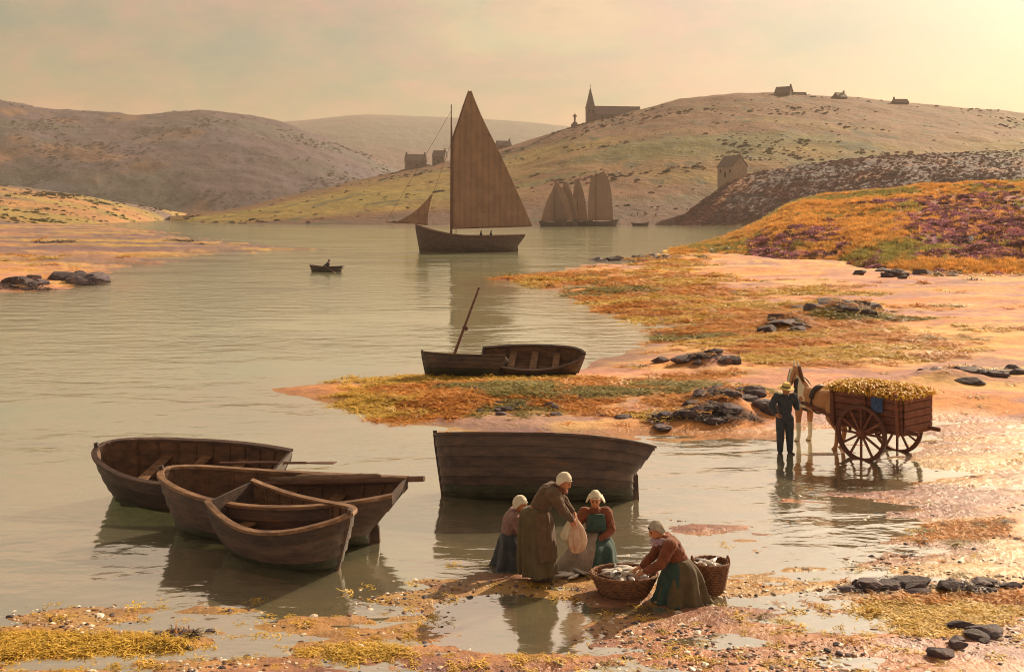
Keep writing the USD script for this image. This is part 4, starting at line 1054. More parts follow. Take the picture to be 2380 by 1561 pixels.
# woman crouching behind her, at the left
b = shore_at(1188, 1316)
J = dict(pelvis=(-.03, .05, .36), chest=(.03, .02, .68), neck=(.09, 0, .82), head=(.135, -.01, .915), up=(.30, 0, .95), face=(.92, -.25, -.28),
         shL=(.04, .17, .75), elL=(.17, .20, .55), wrL=(.33, .12, .45), hdL=(.9, -.2, -.3), plL=(0, 0, -1), shR=(.07, -.15, .75), elR=(.18, -.21, .53), wrR=(.34, -.13, .42), hdR=(.9, .2, -.3), plR=(0, 0, -1),
         hipL=(0, .13, .33), knL=(.27, .14, .30), anL=(.08, .13, .08), toeL=(.2, .13, .04), hipR=(0, -.05, .33), knR=(.28, -.06, .30), anR=(.08, -.06, .08), toeR=(.2, -.06, .04))
t, A, fr = person('woman', 'woman in white cap, green neckerchief and mauve bodice, crouching at the left of the group', b, J, W)
obj('skirt', loft([(.0, .03, .50, .145, .135), (.02, .03, .40, .20, .20), (.06, .04, .25, .27, .25), (.05, .04, .10, .30, .27), (.03, .04, .0, .33, .29)], fold=.115, nf=8, seed=2), W['navy'], t, smooth=True)
bodice(t, A, W['mauve'], .85)
shawl(t, A, W['green'], 'neckerchief', .26, .032)
cap(t, A, fr, W['linen'], 1.05, wing=.01)

# woman seated facing us
b = shore_at(1377, 1312)
J = dict(pelvis=(.06, .12, .30), chest=(.05, .06, .66), neck=(.045, .02, .84), head=(.04, -.015, .955), up=(0, -.05, 1), face=(-.15, -.97, -.22),
         shL=(-.115, .04, .755), elL=(-.24, -.02, .59), wrL=(-.30, -.20, .50), hdL=(-.5, -.7, -.15), plL=(0, 0, -1),
         shR=(.205, .05, .755), elR=(.27, -.02, .52), wrR=(.07, -.20, .40), hdR=(-.95, -.15, -.15), plR=(0, 0, -1),
         hipL=(-.02, .1, .28), knL=(-.12, -.18, .26), anL=(-.2, -.25, .08), toeL=(-.22, -.38, .04), hipR=(.14, .1, .28), knR=(.16, -.18, .26), anR=(.2, -.2, .08), toeR=(.22, -.32, .04))
t, A, fr = person('woman', 'woman in white cap and rust bodice with dark apron, seated and facing us', b, J, W)
obj('skirt', loft([(.05, .08, .50, .14, .13), (.04, .02, .42, .22, .24), (.02, -.05, .33, .30, .31), (-.02, -.06, .16, .37, .36), (-.06, -.06, .0, .44, .40)], fold=.10, nf=7, seed=3), W['teal'], t, smooth=True)
obj('apron', loft([(.03, .03, .50, .10, .10), (-.02, -.05, .42, .155, .20), (-.09, -.12, .34, .225, .275), (-.16, -.14, .16, .29, .315), (-.22, -.15, .012, .345, .345)], fold=.10, nf=6, seed=4), W['grey'], t, smooth=True)
bodice(t, A, W['rust'], .8)
bib = fuse([m3.Manifold.batch_hull([ball(q_, .03, 8) for q_ in ((-.05, -.085, .745), (.145, -.075, .745), (-.07, -.115, .56), (.17, -.105, .56), (.05, -.13, .62), (-.06, -.02, .50), (.16, -.02, .50))])], .03, 6)
obj('apron_bib', bib, W['teal'], t, smooth=True)
cap(t, A, fr, W['linen'], 1.15, wing=.03)

# woman kneeling at the right, leaning over the basket
b = shore_at(1560, 1396)
J = dict(pelvis=(.16, .03, .40), chest=(-.02, .0, .72), neck=(-.13, -.01, .86), head=(-.205, -.02, .945), up=(-.38, 0, .92), face=(-.86, -.26, -.44),
         shL=(-.04, -.17, .79), elL=(-.16, -.20, .56), wrL=(-.36, -.10, .42), hdL=(-.9, .15, -.3), plL=(0, 0, -1), shR=(-.05, .16, .79), elR=(-.20, .16, .58), wrR=(-.38, .08, .43), hdR=(-.9, -.1, -.3), plR=(0, 0, -1),
         hipL=(.16, -.07, .36), knL=(-.07, -.10, .12), anL=(.26, -.08, .08), toeL=(.36, -.08, .05), hipR=(.16, .12, .36), knR=(-.07, .14, .12), anR=(.26, .12, .08), toeR=(.36, .12, .05))
t, A, fr = person('woman', 'woman in grey headscarf and rust bodice, kneeling over the broad basket', b, J, W)
obj('skirt', loft([(.09, .01, .56, .145, .15), (.13, .02, .46, .20, .20), (.14, .02, .30, .26, .25), (.13, .02, .14, .31, .29), (.14, .02, -.01, .36, .33)], fold=.12, nf=8, seed=7), W['olive'], t, smooth=True)
obj('apron', loft([(.04, -.01, .54, .12, .14), (.06, 0, .44, .165, .185), (.05, 0, .28, .215, .22), (.04, .0, .10, .25, .25), (.03, 0, .004, .28, .28)], fold=.10, nf=8, seed=8), W['teal'], t, smooth=True)
bodice(t, A, W['rust'], .9)
shawl(t, A, W['purple'], 'neckerchief', .12, .03)
cap(t, A, fr, W['greycap'], 1.0, name='headscarf', flap=True)

# ------------------------------------------------------------------ baskets and fish
def basket(name, label, loc, r0, r1, h, oval=1.0, rows=9, stakes=26, tilt=0, handle=False):
    t = thing(name, label, 'basket', loc, 0, ry=tilt)
    th = np.linspace(0, 2 * np.pi, 2 * stakes * 2 + 1)
    side = []
    for k in range(rows):
        z_ = h * (k + .5) / rows
        r = r0 + (r1 - r0) * (k + .5) / rows
        w = .010 * np.cos(th * stakes + np.pi * (k % 2))
        P_ = np.stack([(r + w) * np.cos(th), (r + w) * oval * np.sin(th), 0 * th + z_], 1)
        side.append(tube(P_, h / rows * .56, 5))
    sd = obj('woven_side', side, W['wicker'], t, smooth=True)
    st = []
    for k in range(stakes):
        a = (k + .5) / stakes * 2 * np.pi
        st.append(tube([(r0 * math.cos(a), r0 * oval * math.sin(a), 0), (r1 * math.cos(a), r1 * oval * math.sin(a), h)], .007, 5))
    obj('stakes', st, W['wicker'], sd)
    lin = trimesh.creation.revolve(np.array([(0.0, .01), (r0 - .012, .01), (r1 - .014, h - .01), (r1 - .006, h - .01), (r0 - .004, 0), (0, 0)]), sections=48)
    lin.vertices[:, 1] *= oval
    obj('lining', lin, W['wicker'], t)
    rim = []
    for j in range(3):
        P_ = np.stack([(r1 + .014 * np.cos(th * 7 + j * 2.09)) * np.cos(th), (r1 + .014 * np.cos(th * 7 + j * 2.09)) * oval * np.sin(th), h + .012 + .012 * np.sin(th * 7 + j * 2.09)], 1)
        rim.append(tube(P_, .013, 5))
    obj('rim', rim, W['wicker'], t, smooth=True)
    for a in (0, np.pi):
        if handle:
            obj('handle', tube([(r1 * math.cos(a) , r1 * oval * math.sin(a) + y, h + .09 * math.sqrt(max(0, 1 - (y / .09) ** 2))) for y in np.linspace(-.09, .09, 9)], .013, 6), W['wicker'], t, smooth=True)
    return t

_fish = []
def fish(label, loc, rz, L=.26, roll=80, pitch=0, group=None, cat='fish'):
    if 'basket' in label:
        loc = np.asarray(loc, float) - np.array([math.cos(math.radians(rz)), math.sin(math.radians(rz)), 0]) * L * .55 + [.05, .02, 0]
    if not _fish:
        cp = stage.CreateClassPrim('/_fish_parts')
        x = np.linspace(0, 1, 16)
        hgt = .17 * np.sin(np.pi * np.clip(x * .96 + .04, 0, 1) ** .75) ** .8 + .012
        wid = .09 * np.sin(np.pi * np.clip(x * .96 + .04, 0, 1) ** .7) ** .8 + .006
        th = np.linspace(0, 2 * np.pi, 12, endpoint=False)
        V = np.stack([np.broadcast_to(x[:, None], (16, 12)), wid[:, None] * np.cos(th), hgt[:, None] * np.sin(th)], -1).reshape(-1, 3)
        f = []
        for i in range(15):
            for j in range(12):
                l = (j + 1) % 12
                f += [(i * 12 + j, i * 12 + l, (i + 1) * 12 + l), (i * 12 + j, (i + 1) * 12 + l, (i + 1) * 12 + j)]
        f += [(0, j + 1, j) for j in range(1, 11)] + [(180, 180 + j, 181 + j) for j in range(1, 11)]
        obj('body', trimesh.Trimesh(V, np.array(f), process=False), W['fish'], '/_fish_parts', smooth=True)
        def fin(pts, w=.012):
            m = trimesh.creation.extrude_polygon(shapely.Polygon(pts), w, engine='earcut')
            m.apply_transform(np.array([[1, 0, 0, 0], [0, 0, 1, -w / 2], [0, 1, 0, 0], [0, 0, 0, 1.0]]))
            return m
        obj('tail', fin([(.95, .02), (1.16, .15), (1.10, 0), (1.16, -.15), (.95, -.02)]), W['fishback'], '/_fish_parts')
        obj('fin', fin([(.3, .14), (.45, .23), (.66, .13)]), W['fishback'], '/_fish_parts')
        obj('fin', fin([(.5, -.13), (.58, -.2), (.7, -.11)]), W['fishback'], '/_fish_parts')
        for s in (-1, 1):
            obj('eye', tm(ball((.085, s * .045, .03), .022, 8)), W['eye'], '/_fish_parts')
        _fish.append(1)
    x = UsdGeom.Xform.Define(stage, numbered('/World/fish'))
    x.AddTranslateOp().Set(tuple(map(float, loc)))
    x.AddRotateZOp().Set(float(rz)); x.AddRotateYOp().Set(float(pitch)); x.AddRotateXOp().Set(float(roll))
    x.AddScaleOp().Set((L, L, L))
    x.GetPrim().GetReferences().AddInternalReference('/_fish_parts')
    x.GetPrim().SetInstanceable(True)
    return tag(x.GetPrim(), label, cat, group)

rng = np.random.default_rng(5)
b1 = shore_at(1456, 1397)
b1[1] += .30
basket('basket', 'broad shallow wicker basket of fish in front of the kneeling woman', b1, .32, .45, .25, .80)
for k in range(26):
    a, r = rng.uniform(0, 6.28), .24 * math.sqrt(rng.uniform())
    fish('silver fish heaped in the broad basket', b1 + [r * math.cos(a) - .05, r * .8 * math.sin(a) - .02, .225 + .06 * (1 - r / .24) + rng.uniform(0, .03)], rng.uniform(0, 360), rng.uniform(.2, .3), rng.uniform(50, 110), rng.uniform(-14, 14), 'fish in the broad basket')
cl = thing('cloth', 'blue white cloth lying over the fish in the broad basket', 'cloth', b1 + [.08, -.05, .30])
v_ = trimesh.creation.icosphere(3).vertices
obj('fold', trimesh.Trimesh(np.stack([v_[:, 0] * .17 + .03 * v_[:, 1], v_[:, 1] * .07, v_[:, 2] * .028 + .03 * np.sin(v_[:, 0] * 5)], 1) * (1 + .5 * (fbm(v_ * 3, 3, 2) - .5))[:, None], trimesh.creation.icosphere(3).faces, process=False), W['linen'], cl, smooth=True)
obj('corner', trimesh.Trimesh(np.stack([v_[:, 0] * .06 + .19, v_[:, 1] * .05 + .05, v_[:, 2] * .02 + .02 * np.sin(v_[:, 1] * 5)], 1), trimesh.creation.icosphere(3).faces, process=False), W['linen'], cl, smooth=True)
b2 = shore_at(1657, 1384)
b2[1] += .2
basket('basket', 'tall wicker basket full of fish behind the kneeling woman', b2, .17, .245, .38, .95, rows=11, stakes=20, handle=True)
for k in range(14):
    a, r = rng.uniform(0, 6.28), .12 * math.sqrt(rng.uniform())
    fish('silver fish filling the tall basket', b2 + [r * math.cos(a) - .05, r * math.sin(a) - .02, .345 + rng.uniform(0, .05)], rng.uniform(0, 360), rng.uniform(.18, .25), rng.uniform(50, 110), rng.uniform(-15, 15), 'fish in the tall basket')
ORD = ['leftmost', 'second', 'third', 'fourth', 'fifth', 'sixth', 'seventh', 'eighth', 'ninth', 'tenth', 'eleventh', 'twelfth', 'thirteenth', 'fourteenth', 'fifteenth', 'sixteenth', 'seventeenth', 'eighteenth', 'nineteenth', 'twentieth']
SF = sorted([(1330 + rng.normal(0, 30), 1333 + rng.normal(0, 11)) for _ in range(20)])
for k, (u, v) in enumerate(SF):
    q_ = gp(u, v)
    fish(f'{ORD[k]} {"" if k == 0 else "from the left "}of the silver fish on the sand among the women', (q_[0], q_[1], max(ground_z(q_[0], q_[1]), 0) + .035 + .05 * math.exp(-((u - 1340) / 26) ** 2) * rng.uniform()), rng.uniform(0, 360), rng.uniform(.2, .32), rng.uniform(60, 120), rng.uniform(-5, 5), 'fish spread on the sand')
q_ = gp(1371, 1322)
rs = thing('sack', 'small pale sack on the sand between the seated woman and the broad basket', 'sack', (q_[0], q_[1], max(ground_z(q_[0], q_[1]), 0)))
obj('cloth', loft([(.0, 0, .12, .05, .04), (.0, 0, .11, .12, .09), (0, 0, .06, .16, .12), (0, 0, 0, .15, .11)], fold=.115, nf=6, seed=9, n=48, levels=14), W['linen'], rs, smooth=True)
obj('tied_neck', tube([(.12, -.02, .07), (.17, -.03, .085), (.22, -.04, .07)], [.05, .022, .04], 8), W['linen'], rs, smooth=True)

# ------------------------------------------------------------------ carter, horse and cart
pm = gp(1824, 1052)
J = dict(pelvis=(.0, 0, .84), chest=(.01, -.01, 1.15), neck=(.01, -.03, 1.32), head=(.015, -.06, 1.425), up=(.05, -.1, 1), face=(.35, -.9, -.2),
         shL=(.19, .0, 1.27), elL=(.27, .03, 1.03), wrL=(.33, .14, 1.14), hdL=(.6, .6, .4), plL=(0, -1, 0), shR=(-.17, -.01, 1.27), elR=(-.30, -.02, 1.07), wrR=(-.23, -.16, .93), hdR=(.5, -.4, -.7), plR=(1, 0, 0),
         hipL=(.09, 0, .80), knL=(.10, -.02, .42), anL=(.11, 0, .09), toeL=(.14, -.15, .04), hipR=(-.09, 0, .80), knR=(-.10, -.02, .42), anR=(-.10, 0, .09), toeR=(-.13, -.15, .04), curl=.9)
t, A, fr = person('carter', 'man in straw hat and dark blue clothes standing at the horse\'s head', (pm[0], pm[1], -.06), J, W)
bodice(t, A, W['navy'], .92)
obj('shirt_tail', fuse(bones([(0, 0, 1.0, .135), (0, 0, .83, .148)]), .03, 6), W['navy'], t, smooth=True)
for s in 'LR':
    obj('trouser_leg', fuse(bones([(*A('pelvis'), .125), (*A('hip' + s), .11), (*A('kn' + s), .085), (*(A('an' + s) + [0, 0, .03]), .065)]), .03, 8), W['navy'], t, smooth=True)
clogs(t, A)
f, l, u = fr
hat = trimesh.creation.revolve(np.array([(0, .125), (.07, .12), (.088, .06), (.094, .028), (.17, .010), (.172, .0), (.09, .014), (0, .02)]), sections=40)
M = np.eye(4); M[:3, :3] = np.stack([l, -f, u], 1); M[:3, 3] = A('head') + u * .035 - f * .008
hat.apply_transform(M)
ho = obj('straw_hat', hat, W['straw'], t, smooth=40)
hb_ = trimesh.creation.revolve(np.array([(.091, .03), (.096, .03), (.093, .055), (.088, .055), (.091, .03)]), sections=40)
hb_.apply_transform(M)
obj('hat_band', hb_, W['navy'], ho)

# horse: own space x forward, y to its left, z up
hx, hy = (gp(1868, 1022)[:2] + gp(1944, 1042)[:2]) / 2
HZ = 123.0
hs = thing('horse', 'chestnut and white cart horse harnessed to the seaweed cart', 'horse', (hx, hy, -.05), HZ)
parts = bones([(-.50, 0, 1.10, .25), (-.22, 0, 1.03, .27), (.12, 0, 1.02, .27), (.42, 0, 1.06, .25)], 18)
parts += bones([(-.58, 0, 1.18, .17), (-.50, 0, 1.12, .24)], 14)
parts += bones([(.42, 0, 1.14, .20), (.60, .02, 1.42, .125), (.66, .05, 1.62, .095)], 14)               # neck, turned to the left
parts += bones([(.66, .05, 1.64, .098), (.665, .13, 1.56, .085), (.63, .27, 1.37, .062), (.625, .31, 1.31, .058)], 12)   # head
parts += bones([(.655, .10, 1.55, .09), (.63, .24, 1.34, .05)], 10)                                       # jaw
for sg, fx in ((1, .02), (-1, -.05)):
    parts += bones([(.42, sg * .13, 1.0, .15), (.46 + fx, sg * .15, .74, .085), (.47 + fx, sg * .15, .44, .055), (.46 + fx, sg * .15, .40, .056), (.46 + fx, sg * .15, .15, .038), (.49 + fx, sg * .15, .08, .05), (.51 + fx, sg * .15, .04, .062)], 10)
    parts += bones([(-.52, sg * .12, 1.02, .19), (-.42 - fx, sg * .15, .74, .115), (-.60 - fx, sg * .15, .50, .062), (-.62 - fx, sg * .15, .46, .06), (-.57 - fx, sg * .15, .16, .042), (-.54 - fx, sg * .15, .08, .052), (-.52 - fx, sg * .15, .04, .064)], 10)
hb = fuse(parts, .04, 12)
obj('body', hb, W['horse'], hs, smooth=True)
for sg in (-1, 1):
    e0 = np.array([.65 - sg * .055, .04, 1.715])
    m = m3.Manifold.batch_hull([ball(e0, .026, 8), ball(e0 + [.01, 0, .055], .024, 8), ball(e0 + [.02, sg * .01, .125], .006, 8)])
    obj('ear', tm(m), W['whitecoat'], hs, smooth=40)
    obj('eye', tm(ball((.69 - sg * .075, .13 + sg * .012, 1.585), .02, 10)), W['eye'], hs)
    obj('nostril', tm(ball((.625 - sg * .035, .36, 1.315), .016, 8)), W['eye'], hs)
obj('blaze', tm(m3.Manifold.batch_hull([ball((.67, .135, 1.665), .03, 8), ball((.675, .195, 1.58), .035, 8)]) + m3.Manifold.batch_hull([ball((.675, .195, 1.58), .035, 8), ball((.632, .312, 1.39), .03, 8)])), W['whitecoat'], hs, smooth=40)
sh_ = fuse(bones([(.30, .13, 1.0, .18), (.50, .08, 1.28, .125), (.58, .05, 1.42, .10), (.62, .07, 1.54, .07)], 12), .03, 6)
obj('white_shoulder', sh_, W['whitecoat'], hs, smooth=True)
for sg, fx in ((1, .02), (-1, -.05)):
    obj('white_stocking', fuse(bones([(.47 + fx, sg * .15, .50, .058), (.46 + fx, sg * .15, .40, .060), (.46 + fx, sg * .15, .15, .043), (.50 + fx, sg * .15, .07, .058)], 10), .03, 4), W['whitecoat'], hs, smooth=True)
    for q_ in ((.52 + fx, sg * .15), (-.51 - fx, sg * .15)):
        obj('hoof', tm(m3.Manifold.cylinder(.06, .074, .056, 14).translate((q_[0], q_[1], 0.0))), W['clog'], hs, smooth=40)
mn = []
for k in range(40):
    s_ = k / 39
    p0 = np.array([.42, 0, 1.33]) * (1 - s_) + np.array([.60, -.02, 1.72]) * s_
    mn.append(tube([p0, p0 + [-.03, .05 + .02 * math.sin(k * 2.1), .0], p0 + [-.02 + .02 * math.sin(k), .10, -.11 - .04 * math.sin(k * 1.7)]], [.022, .02, .005], 5))
obj('mane', mn, W['mane'], hs)
obj('tail', fuse(bones([(-.76, 0, 1.20, .05), (-.84, 0, 1.08, .06), (-.86, 0, .80, .07), (-.84, 0, .50, .03)], 8), .03, 4), W['mane'], hs, smooth=True)
def band(c, ax, r, w, t_=.03, n=30):
    "strap ring round the horse: centre, radii (y, z), width along x"
    th = np.linspace(0, 2 * np.pi, n + 1)
    return tube([(c[0] + ax * math.sin(a), c[1] + r[0] * math.cos(a), c[2] + r[1] * math.sin(a)) for a in th], w, 6)
obj('collar', band((.46, .0, 1.12), .10, (.23, .34), .055), W['leather'], hs, smooth=True)
obj('saddle', tube([(.0, .28 * math.cos(a), 1.04 + .29 * math.sin(a)) for a in np.linspace(.2, math.pi - .2, 14)], .06, 8), W['leather'], hs, smooth=True)
obj('girth', band((.0, 0, 1.02), .0, (.285, .285), .018), W['leather'], hs)
obj('bridle', [tube([(.60, .10, 1.66), (.59, .22, 1.47), (.565, .28, 1.37)], .012, 5), tube([(.785, .10, 1.64), (.74, .22, 1.47), (.695, .28, 1.37)], .012, 5)], W['leather'], hs)

ca = math.radians(129)
axle = np.array([7.85, 23.45, 0.0])
CZ = max(ground_z(*gp(2010, 1068)[:2]), ground_z(*gp(2070, 1045)[:2])) - .03
ct = thing('cart', 'two wheeled red brown farm cart piled with yellow seaweed', 'cart', (axle[0], axle[1], CZ), math.degrees(ca))
R_w = .58
for sg in (1, -1):                      # sg 1 = its left, the side towards us
    rim = trimesh.creation.annulus(R_w - .065, R_w, .07, sections=48)
    rim.apply_transform(trimesh.transformations.rotation_matrix(np.pi / 2, (1, 0, 0)))
    rim.apply_translation((0, sg * .68, R_w))
    wh = obj('wheel', rim, W['cart'], ct)
    tyre = trimesh.creation.annulus(R_w + .001, R_w + .016, .06, sections=48)
    tyre.apply_transform(trimesh.transformations.rotation_matrix(np.pi / 2, (1, 0, 0)))
    tyre.apply_translation((0, sg * .68, R_w))
    obj('tyre', tyre, W['iron'], wh)
    obj('hub', tube([(0, sg * .56, R_w), (0, sg * .62, R_w), (0, sg * .74, R_w), (0, sg * .80, R_w)], [.07, .1, .09, .06], 14), W['cart'], wh)
    for k in range(12):
        a = k / 12 * 2 * np.pi
        obj('spoke', bar((.08 * math.cos(a), sg * .68, R_w + .08 * math.sin(a)), ((R_w - .05) * math.cos(a), sg * .68, R_w + (R_w - .05) * math.sin(a)), .035, .045), W['cart'], wh)
obj('axle', bar((0, -.7, R_w), (0, .7, R_w), .09), W['cart'], ct)
bx0, bx1, bz0 = -.88, .84, .66
obj('floor', box((bx1 - bx0, 1.06, .05), ((bx0 + bx1) / 2, 0, bz0)), W['cart'], ct)
for sg in (1, -1):
    for k in range(5):
        z0 = bz0 + .03 + k * .15
        obj('side_board', rbox((bx1 - bx0, .028, .14), ((bx0 + bx1) / 2, sg * (.535 + .012 * k), z0 + .075), .008), W['cart'], ct)
    for x in (bx0 + .1, -.05, bx1 - .1):
        obj('side_post', bar((x, sg * .565, bz0 - .05), (x, sg * .645, bz0 + .84), .05), W['cart'], ct)
    obj('shaft', tube([(-1.15, sg * .40, .70), (.9, sg * .42, .78), (1.6, sg * .38, .95), (2.35, sg * .33, 1.0)], [.045, .045, .04, .03], 8), W['cart'], ct, smooth=40)
for x in (bx0, bx1):
    for k in range(5):
        obj('end_board', rbox((.028, 1.06, .14), (x + (.02 if x > 0 else -.02), 0, bz0 + .105 + k * .15), .008), W['cart'], ct)
m = rbox((.3, .02, .3), (-.35, .64, bz0 + .50), .008)
cl = thing('blue_cloth', 'small blue cloth hung on the side of the cart', 'cloth', (axle[0], axle[1], CZ), math.degrees(ca))
m = loft([(-.35, .645, bz0 + .72, .13, .012), (-.35, .65, bz0 + .6, .14, .018), (-.36, .655, bz0 + .42, .12, .02)], n=40, levels=14, fold=.25, nf=5, seed=3)
obj('cloth', m, W['bluecloth'], cl, smooth=True)
obj('tied_corner', tube([(-.46, .65, bz0 + .71), (-.49, .66, bz0 + .74), (-.47, .67, bz0 + .64)], [.014, .02, .008], 6), W['bluecloth'], cl)
# ------------------------------------------------------------------ man rowing
o = gp(760, 631)
SR = dict(L=2.9, B=1.15, D=.52, ws=.5, sb=.3, ss=.2)
boat('rowing_boat', 'small dark rowing boat with one man at the oars, out on the water', SR, (o[0], o[1], -.12), 172, 0, out='tar', rail='darkrail', ribs=5, floor=.2, cat='boat')
J = dict(pelvis=(.0, 0, .40), chest=(.10, 0, .74), neck=(.14, 0, .90), head=(.16, 0, 1.0), up=(.1, 0, 1), face=(-.9, -.3, -.1),
         shL=(.1, .19, .84), elL=(-.08, .26, .66), wrL=(-.26, .25, .58), hdL=(-1, 0, 0), plL=(0, 0, -1), shR=(.1, -.19, .84), elR=(-.08, -.26, .66), wrR=(-.26, -.25, .58), hdR=(-1, 0, 0), plR=(0, 0, -1),
         hipL=(-.02, .1, .38), knL=(-.38, .12, .44), anL=(-.66, .12, .20), toeL=(-.78, .12, .22), hipR=(-.02, -.1, .38), knR=(-.38, -.12, .44), anR=(-.66, -.12, .20), toeR=(-.78, -.12, .22), curl=1.3)
t, A, fr = person('rower', 'man in dark clothes sitting in the small boat and rowing', (o[0], o[1], -.08), J, W)
bodice(t, A, W['navy'], .9)
for s in 'LR':
    obj('trouser_leg', fuse(bones([(*A('pelvis'), .125), (*A('hip' + s), .11), (*A('kn' + s), .085), (*A('an' + s), .06)]), .03, 8), W['navy'], t, smooth=True)
cap(t, A, fr, W['navy'], .9, flap=False)
for s, sg in (('near', -1), ('far', 1)):
    oar('oar', f'oar of the small rowing boat dipping on its {s} side', (o[0] - .22, o[1] + sg * .22, .50), (o[0] + .0 + (1.05 if s == 'near' else -1.35), o[1] + sg * 1.75, -.02), .5)

# helmsman of the sailing boat
hp = gp(1095, 584)
k = F / hp[1]
for u, lab in ((1141, 'sailor in dark jersey at the helm of the boat under sail'), (1118, 'sailor in dark jersey crouching amidships in the boat under sail')):
    J = dict(pelvis=(0, 0, .30), chest=(.02, 0, .66), neck=(.02, 0, .84), head=(.02, 0, .95), up=(0, 0, 1), face=(-1, -.2, 0),
             shL=(0, .19, .77), elL=(.1, .27, .55), wrL=(.22, .2, .45), hdL=(1, 0, 0), plL=(0, 0, -1), shR=(0, -.19, .77), elR=(.1, -.27, .55), wrR=(.22, -.2, .45), hdR=(1, 0, 0), plR=(0, 0, -1),
             hipL=(0, .1, .28), knL=(-.4, .12, .32), anL=(-.45, .12, .08), toeL=(-.58, .12, .04), hipR=(0, -.1, .28), knR=(-.4, -.12, .32), anR=(-.45, -.12, .08), toeR=(-.58, -.12, .04))
    t, A, fr = person('sailor', lab, ((u - CX) / k, hp[1] - .5, 1.62), J, W)
    bodice(t, A, W['navy'], .95, .03)
    for s in 'LR':
        obj('trouser_leg', fuse(bones([(*A('pelvis'), .13), (*A('hip' + s), .115), (*A('kn' + s), .09), (*A('an' + s), .07)]), .04, 5), W['navy'], t, smooth=True)
    cap(t, A, fr, W['navy'], .95, flap=False)

# ------------------------------------------------------------------ rocks
def rock_mesh(seed, s):
    m = trimesh.creation.icosphere(3)
    v = m.vertices
    r = 1 + .75 * (fbm(v * 1.4 + seed * 7, 4, seed) - .5) + .45 * (fbm(v * 4 + seed, 4, seed + 1) - .5)
    v = v * r[:, None]
    cut = np.random.default_rng(seed).normal(size=(9, 3)); cut /= np.linalg.norm(cut, axis=1)[:, None]
    for c_ in cut:
        h = v @ c_
        v = v - np.maximum(h - .62, 0)[:, None] * c_ * .9
    return trimesh.Trimesh(v * np.array(s), m.faces, process=False)

rr = np.random.default_rng(8)
def rocks_at(u, v, su, sv, n, size, where, group, flat=.55):
    for k, uu in enumerate(sorted(u + rr.normal(0, su, n))):
        vv = v + rr.normal(0, sv)
        p_ = gp(uu, max(vv, 505))
        s_ = size * rr.uniform(.5, 1.25)
        zz_ = ground_z(p_[0], p_[1])
        o_ = obj('rock', rock_mesh(int(rr.integers(1, 9999)), (s_ * rr.uniform(.9, 1.5), s_ * rr.uniform(.7, 1.1), s_ * flat * rr.uniform(.7, 1.2))), W['rock'], smooth=22)
        UsdGeom.Xformable(o_).AddTranslateOp().Set((float(p_[0]), float(p_[1]), float(zz_ + .12 * s_)))
        tag(o_, where.replace('rock ', 'rock, ', 1).replace('stone ', 'stone, ', 1) + f', {ORD[k]}' + (' of them' if k == 0 else ' from the left'), 'rock', group)
rocks_at(1705, 968, 55, 13, 20, .30, 'dark weedy rock in the bank left of the carter', 'rocks in the bank left of the carter')
rocks_at(1600, 988, 70, 7, 14, .2, 'low dark rock at the water edge right of the broadside boat', 'rocks along the near edge of the spit')
rocks_at(1640, 863, 38, 5, 11, .28, 'dark rock on the spit right of the tilted boat', 'rocks on the spit right of the tilted boat')
rocks_at(1955, 745, 55, 6, 12, .5, 'dark rock in the row across the middle of the beach', 'rocks across the middle of the beach')
rocks_at(1825, 773, 35, 6, 9, .45, 'dark green rock left end of the row on the beach', 'rocks at the left end of the beach row')
rocks_at(2230, 885, 90, 9, 12, .28, 'dark rock in the weed line behind the cart', 'rocks in the weed line behind the cart')
rocks_at(2065, 1362, 60, 9, 18, .19, 'blue black rock in the foreground right', 'rocks in the foreground right')
rocks_at(2265, 1366, 45, 7, 12, .16, 'dark rock nearest the right edge in the foreground', 'rocks by the right edge of the foreground')
rocks_at(2270, 1480, 60, 20, 10, .14, 'stone in the bottom right corner', 'stones in the bottom right corner')
rocks_at(1940, 592, 55, 9, 12, 1.0, 'dark rock under the orange mound', 'rocks under the orange mound')
rocks_at(1480, 606, 55, 5, 10, .8, 'dark rock on the far point of the beach', 'rocks on the far point of the beach')
rocks_at(2130, 648, 90, 7, 12, .7, 'dark rock at the foot of the purple face', 'rocks at the foot of the purple face')
rocks_at(185, 655, 16, 5, 7, 1.1, 'rounded dark rock on the left shore by the water', 'rocks on the left shore by the water')
rocks_at(70, 668, 35, 5, 6, .7, 'low dark rock at the left edge of the shore', 'rocks at the left edge of the shore')
rocks_at(410, 1478, 45, 7, 8, .07, 'small dark stone in the bottom left foreground', 'stones in the bottom left foreground')
rocks_at(1180, 962, 60, 6, 8, .16, 'small dark rock on the weedy spit behind the broadside boat', 'rocks on the spit behind the broadside boat')

